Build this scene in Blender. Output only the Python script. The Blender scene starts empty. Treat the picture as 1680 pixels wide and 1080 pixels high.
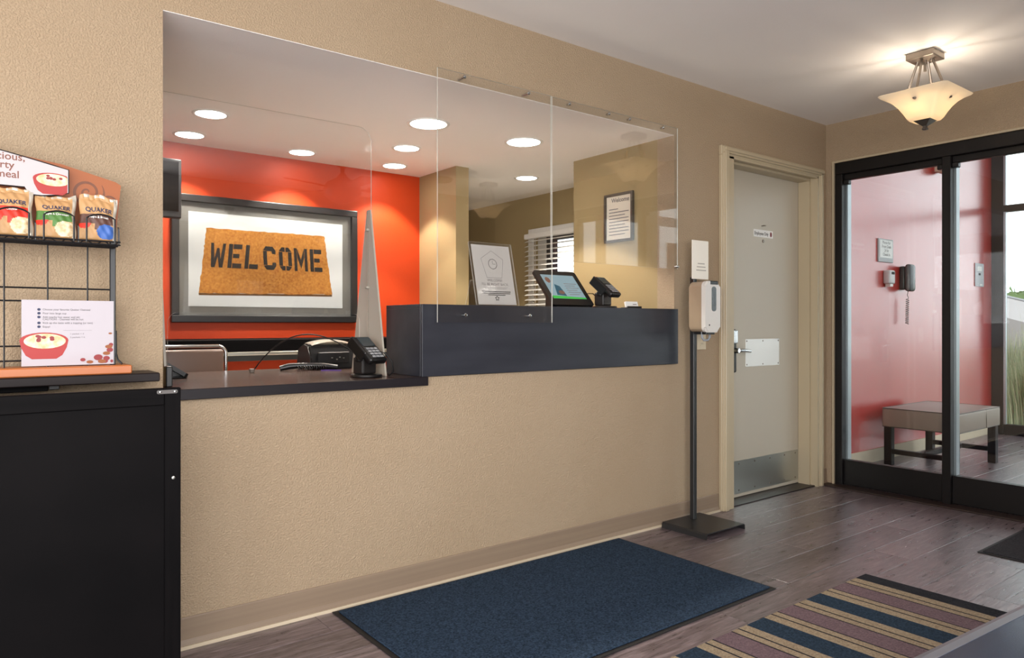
import bpy, bmesh, math, random
from mathutils import Vector, Matrix
random.seed(7)
PI = math.pi
SC = bpy.context.scene
COL = SC.collection

# ------------------------------------------------------------------ camera, world, daylight, exposure
cam_d = bpy.data.cameras.new('camera'); cam = bpy.data.objects.new('camera', cam_d); COL.objects.link(cam)
cam_d.sensor_fit = 'HORIZONTAL'; cam_d.sensor_width = 36.0
cam_d.lens = 1188.0/1680.0*36.0
cam_d.shift_y = -8.0/1680.0
cam_d.clip_start = 0.05
cam.location = (0.0, -2.598, 1.09)
cam.rotation_euler = (PI/2, 0, math.radians(52.2007-90.0))
SC.camera = cam

W = bpy.data.worlds.new('overcast_sky'); SC.world = W; W.use_nodes = True
bg = W.node_tree.nodes['Background']; bg.inputs['Color'].default_value = (0.90, 0.955, 1.0, 1); bg.inputs['Strength'].default_value = 2.3

def area(name, loc, direction, sx, sy, power, color=(1, 1, 1)):
    l = bpy.data.lights.new(name, 'AREA'); l.shape = 'RECTANGLE'; l.size = sx; l.size_y = sy; l.energy = power; l.color = color
    o = bpy.data.objects.new(name, l); COL.objects.link(o); o.location = loc
    o.rotation_euler = Vector(direction).to_track_quat('-Z', 'Y').to_euler()
    return o
# area lamps added as daylight at guessed, unseen lobby windows behind the camera
for wx in (-2.3, -0.8, 0.7):
    area('added_window_lamp', (wx, -3.86, 1.2), (0, 1, 0), 1.3, 2.0, 57, (1.0, 0.98, 0.97))
area('added_window_lamp', (-3.12, -2.4, 1.2), (1, 0, 0), 2.3, 2.0, 38, (1.0, 0.98, 0.97))  # lamp added at an unseen side window for grazing light

SC.view_settings.view_transform = 'Standard'
SC.view_settings.look = 'None'
SC.view_settings.gamma = 1.0
SC.view_settings.use_curve_mapping = False
SC.view_settings.exposure = 0.34
try:
    SC.cycles.use_denoising = True
    SC.cycles.max_bounces = 10
    SC.cycles.transparent_max_bounces = 24
    SC.cycles.sample_clamp_indirect = 6.0
    SC.cycles.caustics_reflective = False
    SC.cycles.caustics_refractive = False
except Exception:
    pass

# ------------------------------------------------------------------ materials
def lin(c):
    if isinstance(c, str):
        c = [int(c[i:i+2], 16)/255 for i in (0, 2, 4)]
    return tuple(((v/12.92) if v <= .04045 else ((v+.055)/1.055)**2.4) for v in c)
MATS = {}
def mat(name, color='808080', rough=.5, metal=0.0, spec=.5, emit=None, estr=1.0, trans=0.0, coat=0.0):
    if name in MATS: return MATS[name]
    m = bpy.data.materials.new(name); m.use_nodes = True; MATS[name] = m
    b = m.node_tree.nodes['Principled BSDF']
    b.inputs['Base Color'].default_value = (*lin(color), 1)
    b.inputs['Roughness'].default_value = rough; b.inputs['Metallic'].default_value = metal
    b.inputs['Specular IOR Level'].default_value = spec
    b.inputs['Coat Weight'].default_value = coat
    if emit:
        b.inputs['Emission Color'].default_value = (*lin(emit), 1); b.inputs['Emission Strength'].default_value = estr
    return m
def N(m, t, **kw):
    n = m.node_tree.nodes.new(t)
    for k, v in kw.items():
        if k in n.inputs: n.inputs[k].default_value = v
        else: setattr(n, k, v)
    return n
def L(m, a, ao, b, bi): m.node_tree.links.new(a.outputs[ao], b.inputs[bi])
def coords(m, scale=(1, 1, 1), space='Object'):
    tc = N(m, 'ShaderNodeTexCoord'); mp = N(m, 'ShaderNodeMapping'); mp.inputs['Scale'].default_value = scale
    L(m, tc, space, mp, 'Vector'); return mp
def bump(m, tex, out, strength, dist):
    b = N(m, 'ShaderNodeBump'); b.inputs['Strength'].default_value = strength; b.inputs['Distance'].default_value = dist
    L(m, tex, out, b, 'Height'); L(m, b, 'Normal', m.node_tree.nodes['Principled BSDF'], 'Normal'); return b
def mottle(m, c1, c2, scale, vec=None, detail=4, lo=.35, hi=.65, rough=.5):
    nz = N(m, 'ShaderNodeTexNoise'); nz.inputs['Scale'].default_value = scale; nz.inputs['Detail'].default_value = detail
    nz.inputs['Roughness'].default_value = rough
    if vec: L(m, vec, 'Vector', nz, 'Vector')
    r = N(m, 'ShaderNodeValToRGB'); r.color_ramp.elements[0].position = lo; r.color_ramp.elements[1].position = hi
    r.color_ramp.elements[0].color = (*lin(c1), 1); r.color_ramp.elements[1].color = (*lin(c2), 1)
    L(m, nz, 'Fac', r, 'Fac'); L(m, r, 'Color', m.node_tree.nodes['Principled BSDF'], 'Base Color'); return nz, r
def stucco(name, c1, c2, rough=.75, scale=165, strength=.65, dist=.005, spec=.4):
    m = mat(name, c1, rough, spec=spec); v = coords(m)
    mottle(m, c1, c2, 1.7, v, 2, .3, .7)
    nz = N(m, 'ShaderNodeTexNoise'); nz.inputs['Scale'].default_value = scale; nz.inputs['Detail'].default_value = 3.0; nz.inputs['Roughness'].default_value = .55
    L(m, v, 'Vector', nz, 'Vector')
    r = N(m, 'ShaderNodeValToRGB'); r.color_ramp.elements[0].position = .40; r.color_ramp.elements[1].position = .68
    L(m, nz, 'Fac', r, 'Fac')
    bump(m, r, 'Color', strength, dist)
    return m
M_wall = stucco('tan_stucco', 'B09B81', 'AC967B')
M_officewall = stucco('tan_office_paint', 'A08D66', '9C8963', scale=150, strength=.15, dist=.002)
M_orange = stucco('orange_paint', 'BE3C0D', 'B8390C', rough=.55, scale=150, strength=.1, dist=.002)
M_red = stucco('red_vestibule_paint', 'B8302A', 'B02C28', rough=.30, scale=140, strength=.08, dist=.003, spec=.8)
M_red.node_tree.nodes['Principled BSDF'].inputs['Coat Weight'].default_value = 1.0; M_red.node_tree.nodes['Principled BSDF'].inputs['Coat Roughness'].default_value = .22
M_ceil = stucco('white_ceiling_paint', 'F8F5F3', 'F6F3F1', rough=.9, scale=160, strength=.12, dist=.002)
M_white = mat('white_paint', 'E8E6E2', .5)
M_base = mat('brown_vinyl_base', '8A7864', .5)
mottle(M_base, '8D7A66', '857260', 5)
M_toe = mat('pale_caulk', 'CDBDA4', .6)
M_door = mat('beige_door_paint', 'BEB5A4', .38, spec=.5)
M_casing = mat('beige_frame_paint', 'B9AA8E', .35)
M_alu_dark = mat('dark_bronze_aluminium', '0F0C0C', .4, metal=.0, spec=.35)
M_alu = mat('clear_aluminium', 'A9B0B4', .35, metal=.8)
M_steel = mat('brushed_steel', 'BFC0B8', .32, metal=.9)
M_nickel = mat('brushed_nickel', '8C8278', .35, metal=.85)
M_chrome = mat('chrome', 'C8CACC', .15, metal=1)
M_black = mat('black_plastic', '0E0D0E', .35)
M_blackm = mat('black_satin_paint', '070606', .55, spec=.05)
nz, rr = mottle(M_blackm, '070607', '0C0A0B', 3)
M_wire = mat('black_wire', '0C0C10', .4)
M_lam = mat('charcoal_laminate', '2A2C34', .38, spec=.5)
mottle(M_lam, '272931', '30323A', 4)
M_lamtop = mat('dark_brown_laminate', '44342E', .22, spec=.6)
M_lamedge = mat('dark_laminate_edge', '1C181C', .45, spec=.25)
M_grey = mat('grey_matte', '8A8782', .5)
M_leather = mat('brown_leather', '5A463C', .42)
M_benchleather = mat('taupe_leather', '8A7C70', .38)
v = coords(M_benchleather); nzb = N(M_benchleather, 'ShaderNodeTexNoise'); nzb.inputs['Scale'].default_value = 60; L(M_benchleather, v, 'Vector', nzb, 'Vector'); bump(M_benchleather, nzb, 'Fac', .15, .003)
M_espresso = mat('espresso_wood', '1C1414', .45, spec=.2)
M_paper = mat('white_paper', 'F0EFEC', .6)
M_ink = mat('black_ink', '16161A', .7)
M_greyink = mat('grey_ink', '6E6A6C', .7)
M_frost = mat('frosted_grey_acrylic', 'A59E92', .4)
M_kraft = mat('kraft_paper', 'B98F60', .5)
M_foil = mat('silver_foil', 'CFC8BA', .3, metal=.5)
M_coir = mat('orange_coir', 'B8722C', .9)
v = coords(M_coir); mottle(M_coir, 'A5611F', 'C98A3E', 90, v, 4, .3, .7)

def plankmat(name):
    m = mat(name, '4A3F3E', .33, spec=.95)
    oi = N(m, 'ShaderNodeObjectInfo'); tc = N(m, 'ShaderNodeTexCoord'); mp = N(m, 'ShaderNodeMapping'); mp.inputs['Scale'].default_value = (1.6, 14, 1)
    mul = N(m, 'ShaderNodeVectorMath', operation='ADD'); L(m, tc, 'Object', mul, 0)
    cmb = N(m, 'ShaderNodeCombineXYZ'); ml = N(m, 'ShaderNodeMath', operation='MULTIPLY'); ml.inputs[1].default_value = 37.0
    L(m, oi, 'Random', ml, 0); L(m, ml, 'Value', cmb, 'X'); L(m, ml, 'Value', cmb, 'Y'); L(m, cmb, 'Vector', mul, 1); L(m, mul, 'Vector', mp, 'Vector')
    nz = N(m, 'ShaderNodeTexNoise'); nz.inputs['Scale'].default_value = 4.0; nz.inputs['Detail'].default_value = 6; nz.inputs['Roughness'].default_value = .62; nz.inputs['Distortion'].default_value = .9
    L(m, mp, 'Vector', nz, 'Vector')
    r = N(m, 'ShaderNodeValToRGB'); e = r.color_ramp.elements; e[0].position = .3; e[1].position = .72
    e[0].color = (*lin('483E40'), 1); e[1].color = (*lin('8E8084'), 1); x = e.new(.5); x.color = (*lin('685B5E'), 1)  # purple-grey of the reflected sky sheen mixed into the plank tones
    L(m, nz, 'Fac', r, 'Fac')
    hs = N(m, 'ShaderNodeHueSaturation'); mr = N(m, 'ShaderNodeMapRange'); mr.inputs['To Min'].default_value = .78; mr.inputs['To Max'].default_value = 1.2
    L(m, oi, 'Random', mr, 'Value'); L(m, mr, 'Result', hs, 'Value'); L(m, r, 'Color', hs, 'Color')
    b = m.node_tree.nodes['Principled BSDF']; L(m, hs, 'Color', b, 'Base Color')
    mr2 = N(m, 'ShaderNodeMapRange'); mr2.inputs['To Min'].default_value = .20; mr2.inputs['To Max'].default_value = .40; L(m, nz, 'Fac', mr2, 'Value'); L(m, mr2, 'Result', b, 'Roughness')
    bump(m, nz, 'Fac', .35, .004)
    return m
M_plank = plankmat('grey_brown_vinyl_plank')

def carpet(name, c1, c2, scale=150, b=.8):
    m = mat(name, c1, .95, spec=.1); v = coords(m); nz, r = mottle(m, c1, c2, scale, v, 3, .3, .72, .7)
    bump(m, nz, 'Fac', b, .004); return m
M_mat = carpet('navy_carpet', '0E1824', '40536A')
M_matgrey = carpet('charcoal_carpet', '232326', '48464A')
M_rubber = mat('black_rubber', '141416', .6)
M_s_black = carpet('black_stripe', '1C1D22', '33343A'); M_s_cream = carpet('cream_stripe', '7A6B5A', 'AC9C84'); M_s_mauve = carpet('mauve_stripe', '5A4A50', '7F6B72'); M_s_navy = carpet('navy_stripe', '1A2430', '35475A')

def glassmat(name, tint=(.97, .985, .98), f0=.04, rough=0.0):
    m = bpy.data.materials.new(name); m.use_nodes = True; MATS[name] = m
    nt = m.node_tree; nt.nodes.clear()
    out = N(m, 'ShaderNodeOutputMaterial'); mix = N(m, 'ShaderNodeMixShader'); tr = N(m, 'ShaderNodeBsdfTransparent'); gl = N(m, 'ShaderNodeBsdfGlossy')
    tr.inputs['Color'].default_value = (*tint, 1); gl.inputs['Roughness'].default_value = rough
    lw = N(m, 'ShaderNodeLayerWeight'); lw.inputs['Blend'].default_value = .5
    pw = N(m, 'ShaderNodeMath', operation='POWER'); pw.inputs[1].default_value = 5.0; L(m, lw, 'Facing', pw, 0)
    ma = N(m, 'ShaderNodeMath', operation='MULTIPLY_ADD'); ma.inputs[1].default_value = 1-f0; ma.inputs[2].default_value = f0; L(m, pw, 'Value', ma, 0)
    L(m, ma, 'Value', mix, 'Fac'); L(m, tr, 'BSDF', mix, 1); L(m, gl, 'BSDF', mix, 2); L(m, mix, 'Shader', out, 'Surface')
    return m
M_glass = glassmat('clear_glass'); M_acryl = glassmat('clear_acrylic', (.985, .985, .98), .05)
def edgemat():
    m = mat('acrylic_edge_glint', 'D8D8D0', .25)  # pale colour stands in for light caught along the clear edges
    return m
M_acedge = edgemat()
def shademat():
    m = bpy.data.materials.new('frosted_shade_glass'); m.use_nodes = True; nt = m.node_tree; nt.nodes.clear()
    out = N(m, 'ShaderNodeOutputMaterial'); a = N(m, 'ShaderNodeAddShader'); mx = N(m, 'ShaderNodeMixShader'); t = N(m, 'ShaderNodeBsdfTranslucent'); d = N(m, 'ShaderNodeBsdfDiffuse'); e = N(m, 'ShaderNodeEmission')
    t.inputs['Color'].default_value = (.74, .63, .47, 1); d.inputs['Color'].default_value = (.72, .66, .56, 1)
    e.inputs['Color'].default_value = (1, .86, .66, 1); e.inputs['Strength'].default_value = .12
    mx.inputs['Fac'].default_value = .45
    L(m, t, 'BSDF', mx, 1); L(m, d, 'BSDF', mx, 2); L(m, mx, 'Shader', a, 0); L(m, e, 'Emission', a, 1); L(m, a, 'Shader', out, 'Surface'); return m
M_shade = shademat()
M_lens = mat('lit_downlight_lens', 'FFFFFF', .5, emit='FFFAF4', estr=4.0)
M_bulb = mat('lit_bulb', 'FFFFFF', .5, emit='FFE2B0', estr=12.0)
M_screen = mat('lit_tablet_screen', '101820', .2, emit='A9C4CC', estr=.5)
M_green = mat('lit_screen_green', '206020', .3, emit='3FBF4F', estr=.5)
M_teal = mat('lit_screen_teal', '204050', .3, emit='1E4A58', estr=.4)
M_bowlred = mat('red_print', 'A01C18', .5); M_oat = mat('oat_print', 'DCC49A', .6); M_oat2 = mat('oat_shadow_print', 'C9A878', .6); M_berry = mat('berry_print', '861A20', .5)
v = coords(M_oat); mottle(M_oat, 'CFAE80', 'EFE0C0', 70, v, 4, .35, .65)
M_orangecard = mat('orange_card', '9A5222', .5); M_swirl = mat('brown_print', '6E3A1C', .5); M_orangebase = mat('orange_acrylic_base', 'B5652E', .35)
M_navyink = mat('navy_ink', '2A3050', .6); M_brownink = mat('brown_ink', '7A4A3C', .6)
M_greenprint = mat('green_print', '4E7A38', .5); M_redprint = mat('red_band_print', 'D0301E', .5); M_brownprint = mat('brown_band_print', '5A3A30', .5); M_blueprint = mat('blue_print', '3E66B0', .5)

# ------------------------------------------------------------------ mesh helpers
def BM(): return bmesh.new()
def box(bm, x0, x1, y0, y1, z0, z1, bev=0.0, seg=2, mi=0):
    vs = [bm.verts.new((x, y, z)) for x in (x0, x1) for y in (y0, y1) for z in (z0, z1)]
    q = [(0, 1, 3, 2), (4, 6, 7, 5), (0, 4, 5, 1), (2, 3, 7, 6), (0, 2, 6, 4), (1, 5, 7, 3)]
    fs = [bm.faces.new([vs[i] for i in f]) for f in q]
    for f in fs: f.material_index = mi
    if bev > 0:
        es = list({e for f in fs for e in f.edges})
        bmesh.ops.bevel(bm, geom=es, offset=bev, segments=seg, affect='EDGES', profile=.5, clamp_overlap=True)
    return bm
def frame_of(d):
    d = Vector(d).normalized(); u = Vector((0, 0, 1)) if abs(d.z) < .9 else Vector((1, 0, 0))
    a = d.cross(u).normalized(); return a, d.cross(a).normalized()
def tube(bm, pts, r, n=8, closed=False, cap=True):
    pts = [Vector(p) for p in pts]; rs = r if isinstance(r, (list, tuple)) else [r]*len(pts)
    rings = []; prev = None
    for i, p in enumerate(pts):
        if closed: d = pts[(i+1) % len(pts)]-pts[i-1]
        else: d = pts[min(i+1, len(pts)-1)]-pts[max(i-1, 0)]
        d.normalize()
        if prev is None: a, b = frame_of(d)
        else:
            a = (prev-d*prev.dot(d)); a = a.normalized() if a.length > 1e-6 else frame_of(d)[0]; b = d.cross(a)
        prev = a
        rings.append([bm.verts.new(p+(a*math.cos(2*PI*k/n)+b*math.sin(2*PI*k/n))*rs[i]) for k in range(n)])
    m = len(rings)
    for i in range(m if closed else m-1):
        A, B = rings[i], rings[(i+1) % m]
        for k in range(n): bm.faces.new((A[k], A[(k+1) % n], B[(k+1) % n], B[k]))
    if cap and not closed:
        bm.faces.new(rings[0]); bm.faces.new(rings[-1][::-1])
    return bm
def cyl(bm, p0, p1, r, r1=None, n=16): return tube(bm, [p0, p1], [r, r if r1 is None else r1], n)
def lathe(bm, prof, c, axis='Z', n=24):
    c = Vector(c); rings = []
    for r, h in prof:
        ring = []
        for k in range(n):
            a = 2*PI*k/n; x, y = r*math.cos(a), r*math.sin(a)
            p = (x, y, h) if axis == 'Z' else ((x, h, y) if axis == 'Y' else (h, x, y))
            ring.append(bm.verts.new(c+Vector(p)))
        rings.append(ring)
    for A, B in zip(rings, rings[1:]):
        for k in range(n): bm.faces.new((A[k], A[(k+1) % n], B[(k+1) % n], B[k]))
    for R in (rings[0], rings[-1]):
        if (R[0].co-R[n//2].co).length > 1e-5: bm.faces.new(R)
    return bm
def prism(bm, pts, M, t, mi=0, mi_side=None):
    """2-D polygon pts placed by matrix M (local xy = polygon, local z = outward), thickness t going to -z."""
    a = [bm.verts.new(M @ Vector((x, y, 0))) for x, y in pts]; b = [bm.verts.new(M @ Vector((x, y, -t))) for x, y in pts]
    f = bm.faces.new(a); f.material_index = mi
    g = bm.faces.new(b[::-1]); g.material_index = mi
    n = len(pts)
    for i in range(n):
        s = bm.faces.new((a[i], b[i], b[(i+1) % n], a[(i+1) % n])); s.material_index = mi if mi_side is None else mi_side
    return bm
def basis(o, x, y):
    x = Vector(x).normalized(); y = Vector(y).normalized(); z = x.cross(y).normalized(); y = z.cross(x)
    return Matrix(((x.x, y.x, z.x, o[0]), (x.y, y.y, z.y, o[1]), (x.z, y.z, z.z, o[2]), (0, 0, 0, 1)))
def facing_room(x, y, z): return basis((x, y, z), (1, 0, 0), (0, 0, 1))        # looks toward -Y
def facing_left(x, y, z): return basis((x, y, z), (0, -1, 0), (0, 0, 1))       # looks toward -X
def ellipse(cx, cy, rx, ry, n=24, a0=0, a1=2*PI):
    full = abs(a1-a0-2*PI) < 1e-6
    return [(cx+rx*math.cos(a0+(a1-a0)*k/(n if full else n-1)), cy+ry*math.sin(a0+(a1-a0)*k/(n if full else n-1))) for k in range(n)]
def rrect(x0, x1, y0, y1, r, n=5, corners=(1, 1, 1, 1)):
    out = []
    for (cx, cy, a, use) in ((x1-r, y1-r, 0, corners[0]), (x0+r, y1-r, PI/2, corners[1]), (x0+r, y0+r, PI, corners[2]), (x1-r, y0+r, 1.5*PI, corners[3])):
        if use: out += [(cx+r*math.cos(a+PI/2*k/n), cy+r*math.sin(a+PI/2*k/n)) for k in range(n+1)]
        else: out.append((x1 if a in (0, 1.5*PI) else x0, y1 if a in (0, PI/2) else y0))
    return out
def flat(bm, pts, M, z=0.0, mi=0):
    f = bm.faces.new([bm.verts.new(M @ Vector((x, y, z))) for x, y in pts]); f.material_index = mi; return bm
def text(bm, s, M, size, x=0, y=0, align='LEFT', z=.0006, bold=0.0, spacing=1.0, sx=1.0, warp=None):
    c = bpy.data.curves.new('t', 'FONT'); c.body = s; c.size = size; c.align_x = align; c.space_character = spacing; c.offset = bold; c.resolution_u = 3
    o = bpy.data.objects.new('t', c); COL.objects.link(o)
    me = o.to_mesh(); tmp = [v.co.copy() for v in me.vertices]; pol = [list(p.vertices) for p in me.polygons]; o.to_mesh_clear()
    bpy.data.objects.remove(o); bpy.data.curves.remove(c)
    vs = []
    for co in tmp:
        p = Vector((x+co.x*sx, y+co.y, z))
        if warp: p = warp(p)
        vs.append(bm.verts.new(M @ p))
    for p in pol:
        try: bm.faces.new([vs[i] for i in p])
        except ValueError: pass
    return bm

ORG = {}
def finish(name, bm, mats, smooth=None, recalc=True):
    if recalc: bmesh.ops.recalc_face_normals(bm, faces=bm.faces)
    me = bpy.data.meshes.new(name); bm.to_mesh(me); bm.free()
    for m in (mats if isinstance(mats, (list, tuple)) else [mats]): me.materials.append(m)
    if smooth is not None:
        me.polygons.foreach_set('use_smooth', [True]*len(me.polygons))
        try: me.set_sharp_from_angle(angle=math.radians(smooth))
        except Exception: pass
    return me
def obj(name, bm, mats, parent=None, smooth=None, recalc=True):
    me = finish(name, bm, mats, smooth, recalc)
    o = bpy.data.objects.new(name, me); COL.objects.link(o)
    if parent is not None:
        org = ORG[parent.name]; me.transform(Matrix.Translation(-org)); o.parent = parent; ORG[o.name] = org
    else:
        xs = [v.co for v in me.vertices]
        c = Vector(((min(v.x for v in xs)+max(v.x for v in xs))/2, (min(v.y for v in xs)+max(v.y for v in xs))/2, min(v.z for v in xs)))
        me.transform(Matrix.Translation(-c)); o.location = c; ORG[o.name] = c
    return o
def tag(o, label, cat, group=None):
    o['label'] = label; o['category'] = cat
    if group: o['group'] = group
    return o
def thing(name, label, cat, loc, group=None):
    o = bpy.data.objects.new(name, None); o.empty_display_size = .1; COL.objects.link(o); o.location = loc; ORG[o.name] = Vector(loc)
    return tag(o, label, cat, group)
def struct(name, bm, m, label=None, cat=None, smooth=None):
    o = obj(name, bm, m, None, smooth); o['kind'] = 'structure'
    o['label'] = label; o['category'] = cat; return o
def structroot(name, label, cat, loc):
    o = thing(name, label, cat, loc); o['kind'] = 'structure'; return o
def copy_tree(o, parent=None):
    c = o.copy(); COL.objects.link(c)
    if parent is not None: c.parent = parent
    for ch in list(o.children): copy_tree(ch, c)
    return c

# ------------------------------------------------------------------ measured planes (metres)
CH = 2.45          # lobby ceiling
OC = 2.128         # office ceiling = head of the counter opening
XE = 4.733         # end wall / storefront
OX0, OX1 = 0.555, 3.143
YB = 1.846         # orange office wall
XL, YK = -3.2, -3.9
WT = .12

# ------------------------------------------------------------------ room shell
b = BM(); box(b, XL-.1, XE+.1, YK-.1, WT, -.12, -.012)
floor = struct('floor', b, M_rubber, 'grey-brown wood plank floor of the lobby', 'floor')
PW, PL = .181, 1.22
mesh_cache = {}
def plank(parent, x0, x1, y0, y1):
    key = (round(x1-x0, 3), round(y1-y0, 3))
    if key not in mesh_cache:
        bb = BM(); w, d = x1-x0, y1-y0; box(bb, -w/2+.0006, w/2-.0006, -d/2+.0006, d/2-.0006, -.012, 0, .0012, 1)
        mesh_cache[key] = finish('plank', bb, M_plank)
    o = bpy.data.objects.new('plank', mesh_cache[key]); COL.objects.link(o); o.parent = parent
    o.location = Vector(((x0+x1)/2, (y0+y1)/2, 0))-ORG[parent.name]
def planks(parent, X0, X1, Y0, Y1, off=0):
    y = Y1; i = off
    while y > Y0+.01:
        ya = max(y-PW, Y0); x = X1-(i*.487 % PL)
        if x < X1-.02: plank(parent, x, X1, ya, y)
        else: x = X1
        while x > X0+.01:
            xa = max(x-PL, X0)
            if xa-X0 < .15: xa = X0
            plank(parent, xa, x, ya, y); x = xa
        y = ya; i += 1
planks(floor, XL, XE-.0, YK, -.0)
b = BM(); box(b, XE+.1, 8.6, -2.4, .3, -.12, -.012)
floor_v = struct('floor_vestibule', b, M_rubber, 'grey-brown plank floor beyond the glass storefront', 'floor')
planks(floor_v, XE+.1, 8.25, -2.3, .185, 3)

b = BM(); box(b, XL-.1, XE+.12, YK-.1, WT, CH, CH+.1)
struct('ceiling', b, M_ceil, 'white painted lobby ceiling', 'ceiling')
b = BM(); box(b, .2, 3.9, .002, 3.3, OC, OC+.002)
struct('ceiling_office', b, M_ceil, 'lower white ceiling of the office behind the counter', 'ceiling')

b = BM()
box(b, XL-.1, OX0, 0, WT, 0, CH)                     # left of opening
box(b, OX0, OX1, 0, WT, OC+.002, CH)                 # head
box(b, OX0, 1.56, 0, WT, 0, .836)                    # under low counter
box(b, 1.56, OX1, 0, WT, 0, .870)                    # under bar
box(b, OX1, 3.60, 0, WT, 0, CH)
box(b, 3.60, 4.655, 0, WT, 2.09, CH)
box(b, 4.655, XE+.12, 0, WT, 0, CH)
struct('wall_front', b, M_wall, 'tan textured wall with the reception opening', 'wall')
b = BM(); box(b, XE, XE+.12, -2.6, -.0, 2.178, CH); box(b, XE, XE+.12, -.062, 0, 0, 2.178); box(b, XE, XE+.12, YK, -2.6, 0, CH)
struct('wall_right', b, M_wall, 'tan wall above and beside the glass storefront', 'wall')
b = BM(); box(b, XL-.1, XL, YK, -3.6, 0, CH); box(b, XL-.1, XL, -1.2, 0, 0, CH); box(b, XL-.1, XL, -3.6, -1.2, 0, .2); box(b, XL-.1, XL, -3.6, -1.2, 2.2, CH)
struct('wall_left', b, M_wall, 'tan wall at the far end of the lobby', 'wall')
# back wall with three windows
WINX = (-2.3, -.8, .7); ww, wz0, wz1 = .68, .2, 2.2
b = BM(); box(b, XL-.1, XE+.1, YK-.1, YK, 0, wz0); box(b, XL-.1, XE+.1, YK-.1, YK, wz1, CH)
ed = [XL-.1]+[e for w in WINX for e in (w-ww, w+ww)]+[XE+.1]
for i in range(0, len(ed), 2): box(b, ed[i], ed[i+1], YK-.1, YK, wz0, wz1)
struct('wall_back', b, M_wall, 'tan lobby wall with three wide windows', 'wall')
for i, w in enumerate(WINX):
    r = structroot('window_%d' % (i+2), ('lobby window nearest the far end wall', 'middle lobby window opposite the counter', 'lobby window nearest the dining table')[i], 'window', (w, YK, wz0))
    b = BM(); box(b, w-ww, w+ww, YK-.08, YK+.01, wz0, wz0+.05); box(b, w-ww, w+ww, YK-.08, YK+.01, wz1-.05, wz1)
    for xx in (w-ww, w-.025, w+ww-.05): box(b, xx, xx+.05, YK-.08, YK+.01, wz0+.05, wz1-.05)
    obj('window_frame', b, M_white, r)
# office shell
b = BM(); box(b, .2, 2.619, YB, YB+.1, 0, OC); struct('wall_office_back', b, M_orange, 'bright orange office wall behind the framed print', 'wall')
b = BM(); box(b, 2.619, 2.72, 1.378, 3.2, 0, OC); struct('wall_office_partition', b, M_officewall, 'tan partition wall meeting the orange wall', 'wall')
b = BM(); box(b, OX1, 3.5, WT, .812, 0, OC); struct('wall_office_side', b, M_officewall, 'tan office side wall carrying the framed certificate', 'wall')
b = BM()
wy0, wy1, wza, wzb = 1.22, 1.93, .95, 1.80
box(b, 3.741, 3.85, .812, wy0, 0, OC); box(b, 3.741, 3.85, wy1, 3.2, 0, OC); box(b, 3.741, 3.85, wy0, wy1, 0, wza); box(b, 3.741, 3.85, wy0, wy1, wzb, OC)
box(b, 3.5, 3.741, .752, .812, 0, OC)
struct('wall_office_right', b, M_officewall, 'tan office wall with the blind-covered window', 'wall')
b = BM(); box(b, 2.72, 3.85, 3.2, 3.3, 0, OC); struct('wall_office_rear', b, M_officewall, 'tan wall at the rear of the office', 'wall')
b = BM(); box(b, .2, .3, WT, YB, 0, OC); struct('wall_office_left', b, M_officewall, 'tan office wall at the end by the monitor', 'wall')
b = BM(); box(b, .2, 3.9, WT, 3.3, -.12, 0); struct('floor_office', b, mat('pale_bounce_floor', 'EDE8E0', .5), 'unseen office floor made pale to bounce light upward', 'floor')  # unseen floor coloured pale as a reflector for the office ceiling
# vestibule
b = BM(); box(b, XE+.1, 8.3, .185, .3, 0, 3.1); struct('wall_vestibule', b, M_red, 'red vestibule wall behind the bench and phone', 'wall')
b = BM(); box(b, XE+.1, 8.4, -2.4, .3, 3.1, 3.2); struct('ceiling_vestibule', b, M_ceil, 'white vestibule ceiling', 'ceiling')
b = BM(); box(b, XE+.1, 8.18, .173, .185, 0, .10); struct('baseboard_vestibule', b, M_toe, 'cream baseboard along the red vestibule wall', 'baseboard')
# baseboards
def cove(x0, x1):
    bb = BM(); pr = [(0, 0), (.012, 0), (.012, .012), (.006, .03), (.005, .10), (.003, .104), (0, .104)]
    A = [bb.verts.new((x0, -y, z)) for y, z in pr]; B_ = [bb.verts.new((x1, -y, z)) for y, z in pr]
    n = len(pr)
    for i in range(n): bb.faces.new((A[i], A[(i+1) % n], B_[(i+1) % n], B_[i]))
    bb.faces.new(A[::-1]); bb.faces.new(B_); return bb
o = struct('baseboard_front', cove(XL, 3.535), M_base, 'brown vinyl baseboard under the reception wall', 'baseboard')
b = BM(); box(b, XL, 3.535, -.018, -.0122, 0, .012); obj('toe_strip', b, M_toe, o)
struct('baseboard_corner', cove(4.66, XE-.001), M_base, 'short brown baseboard between door and storefront', 'baseboard')

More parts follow.
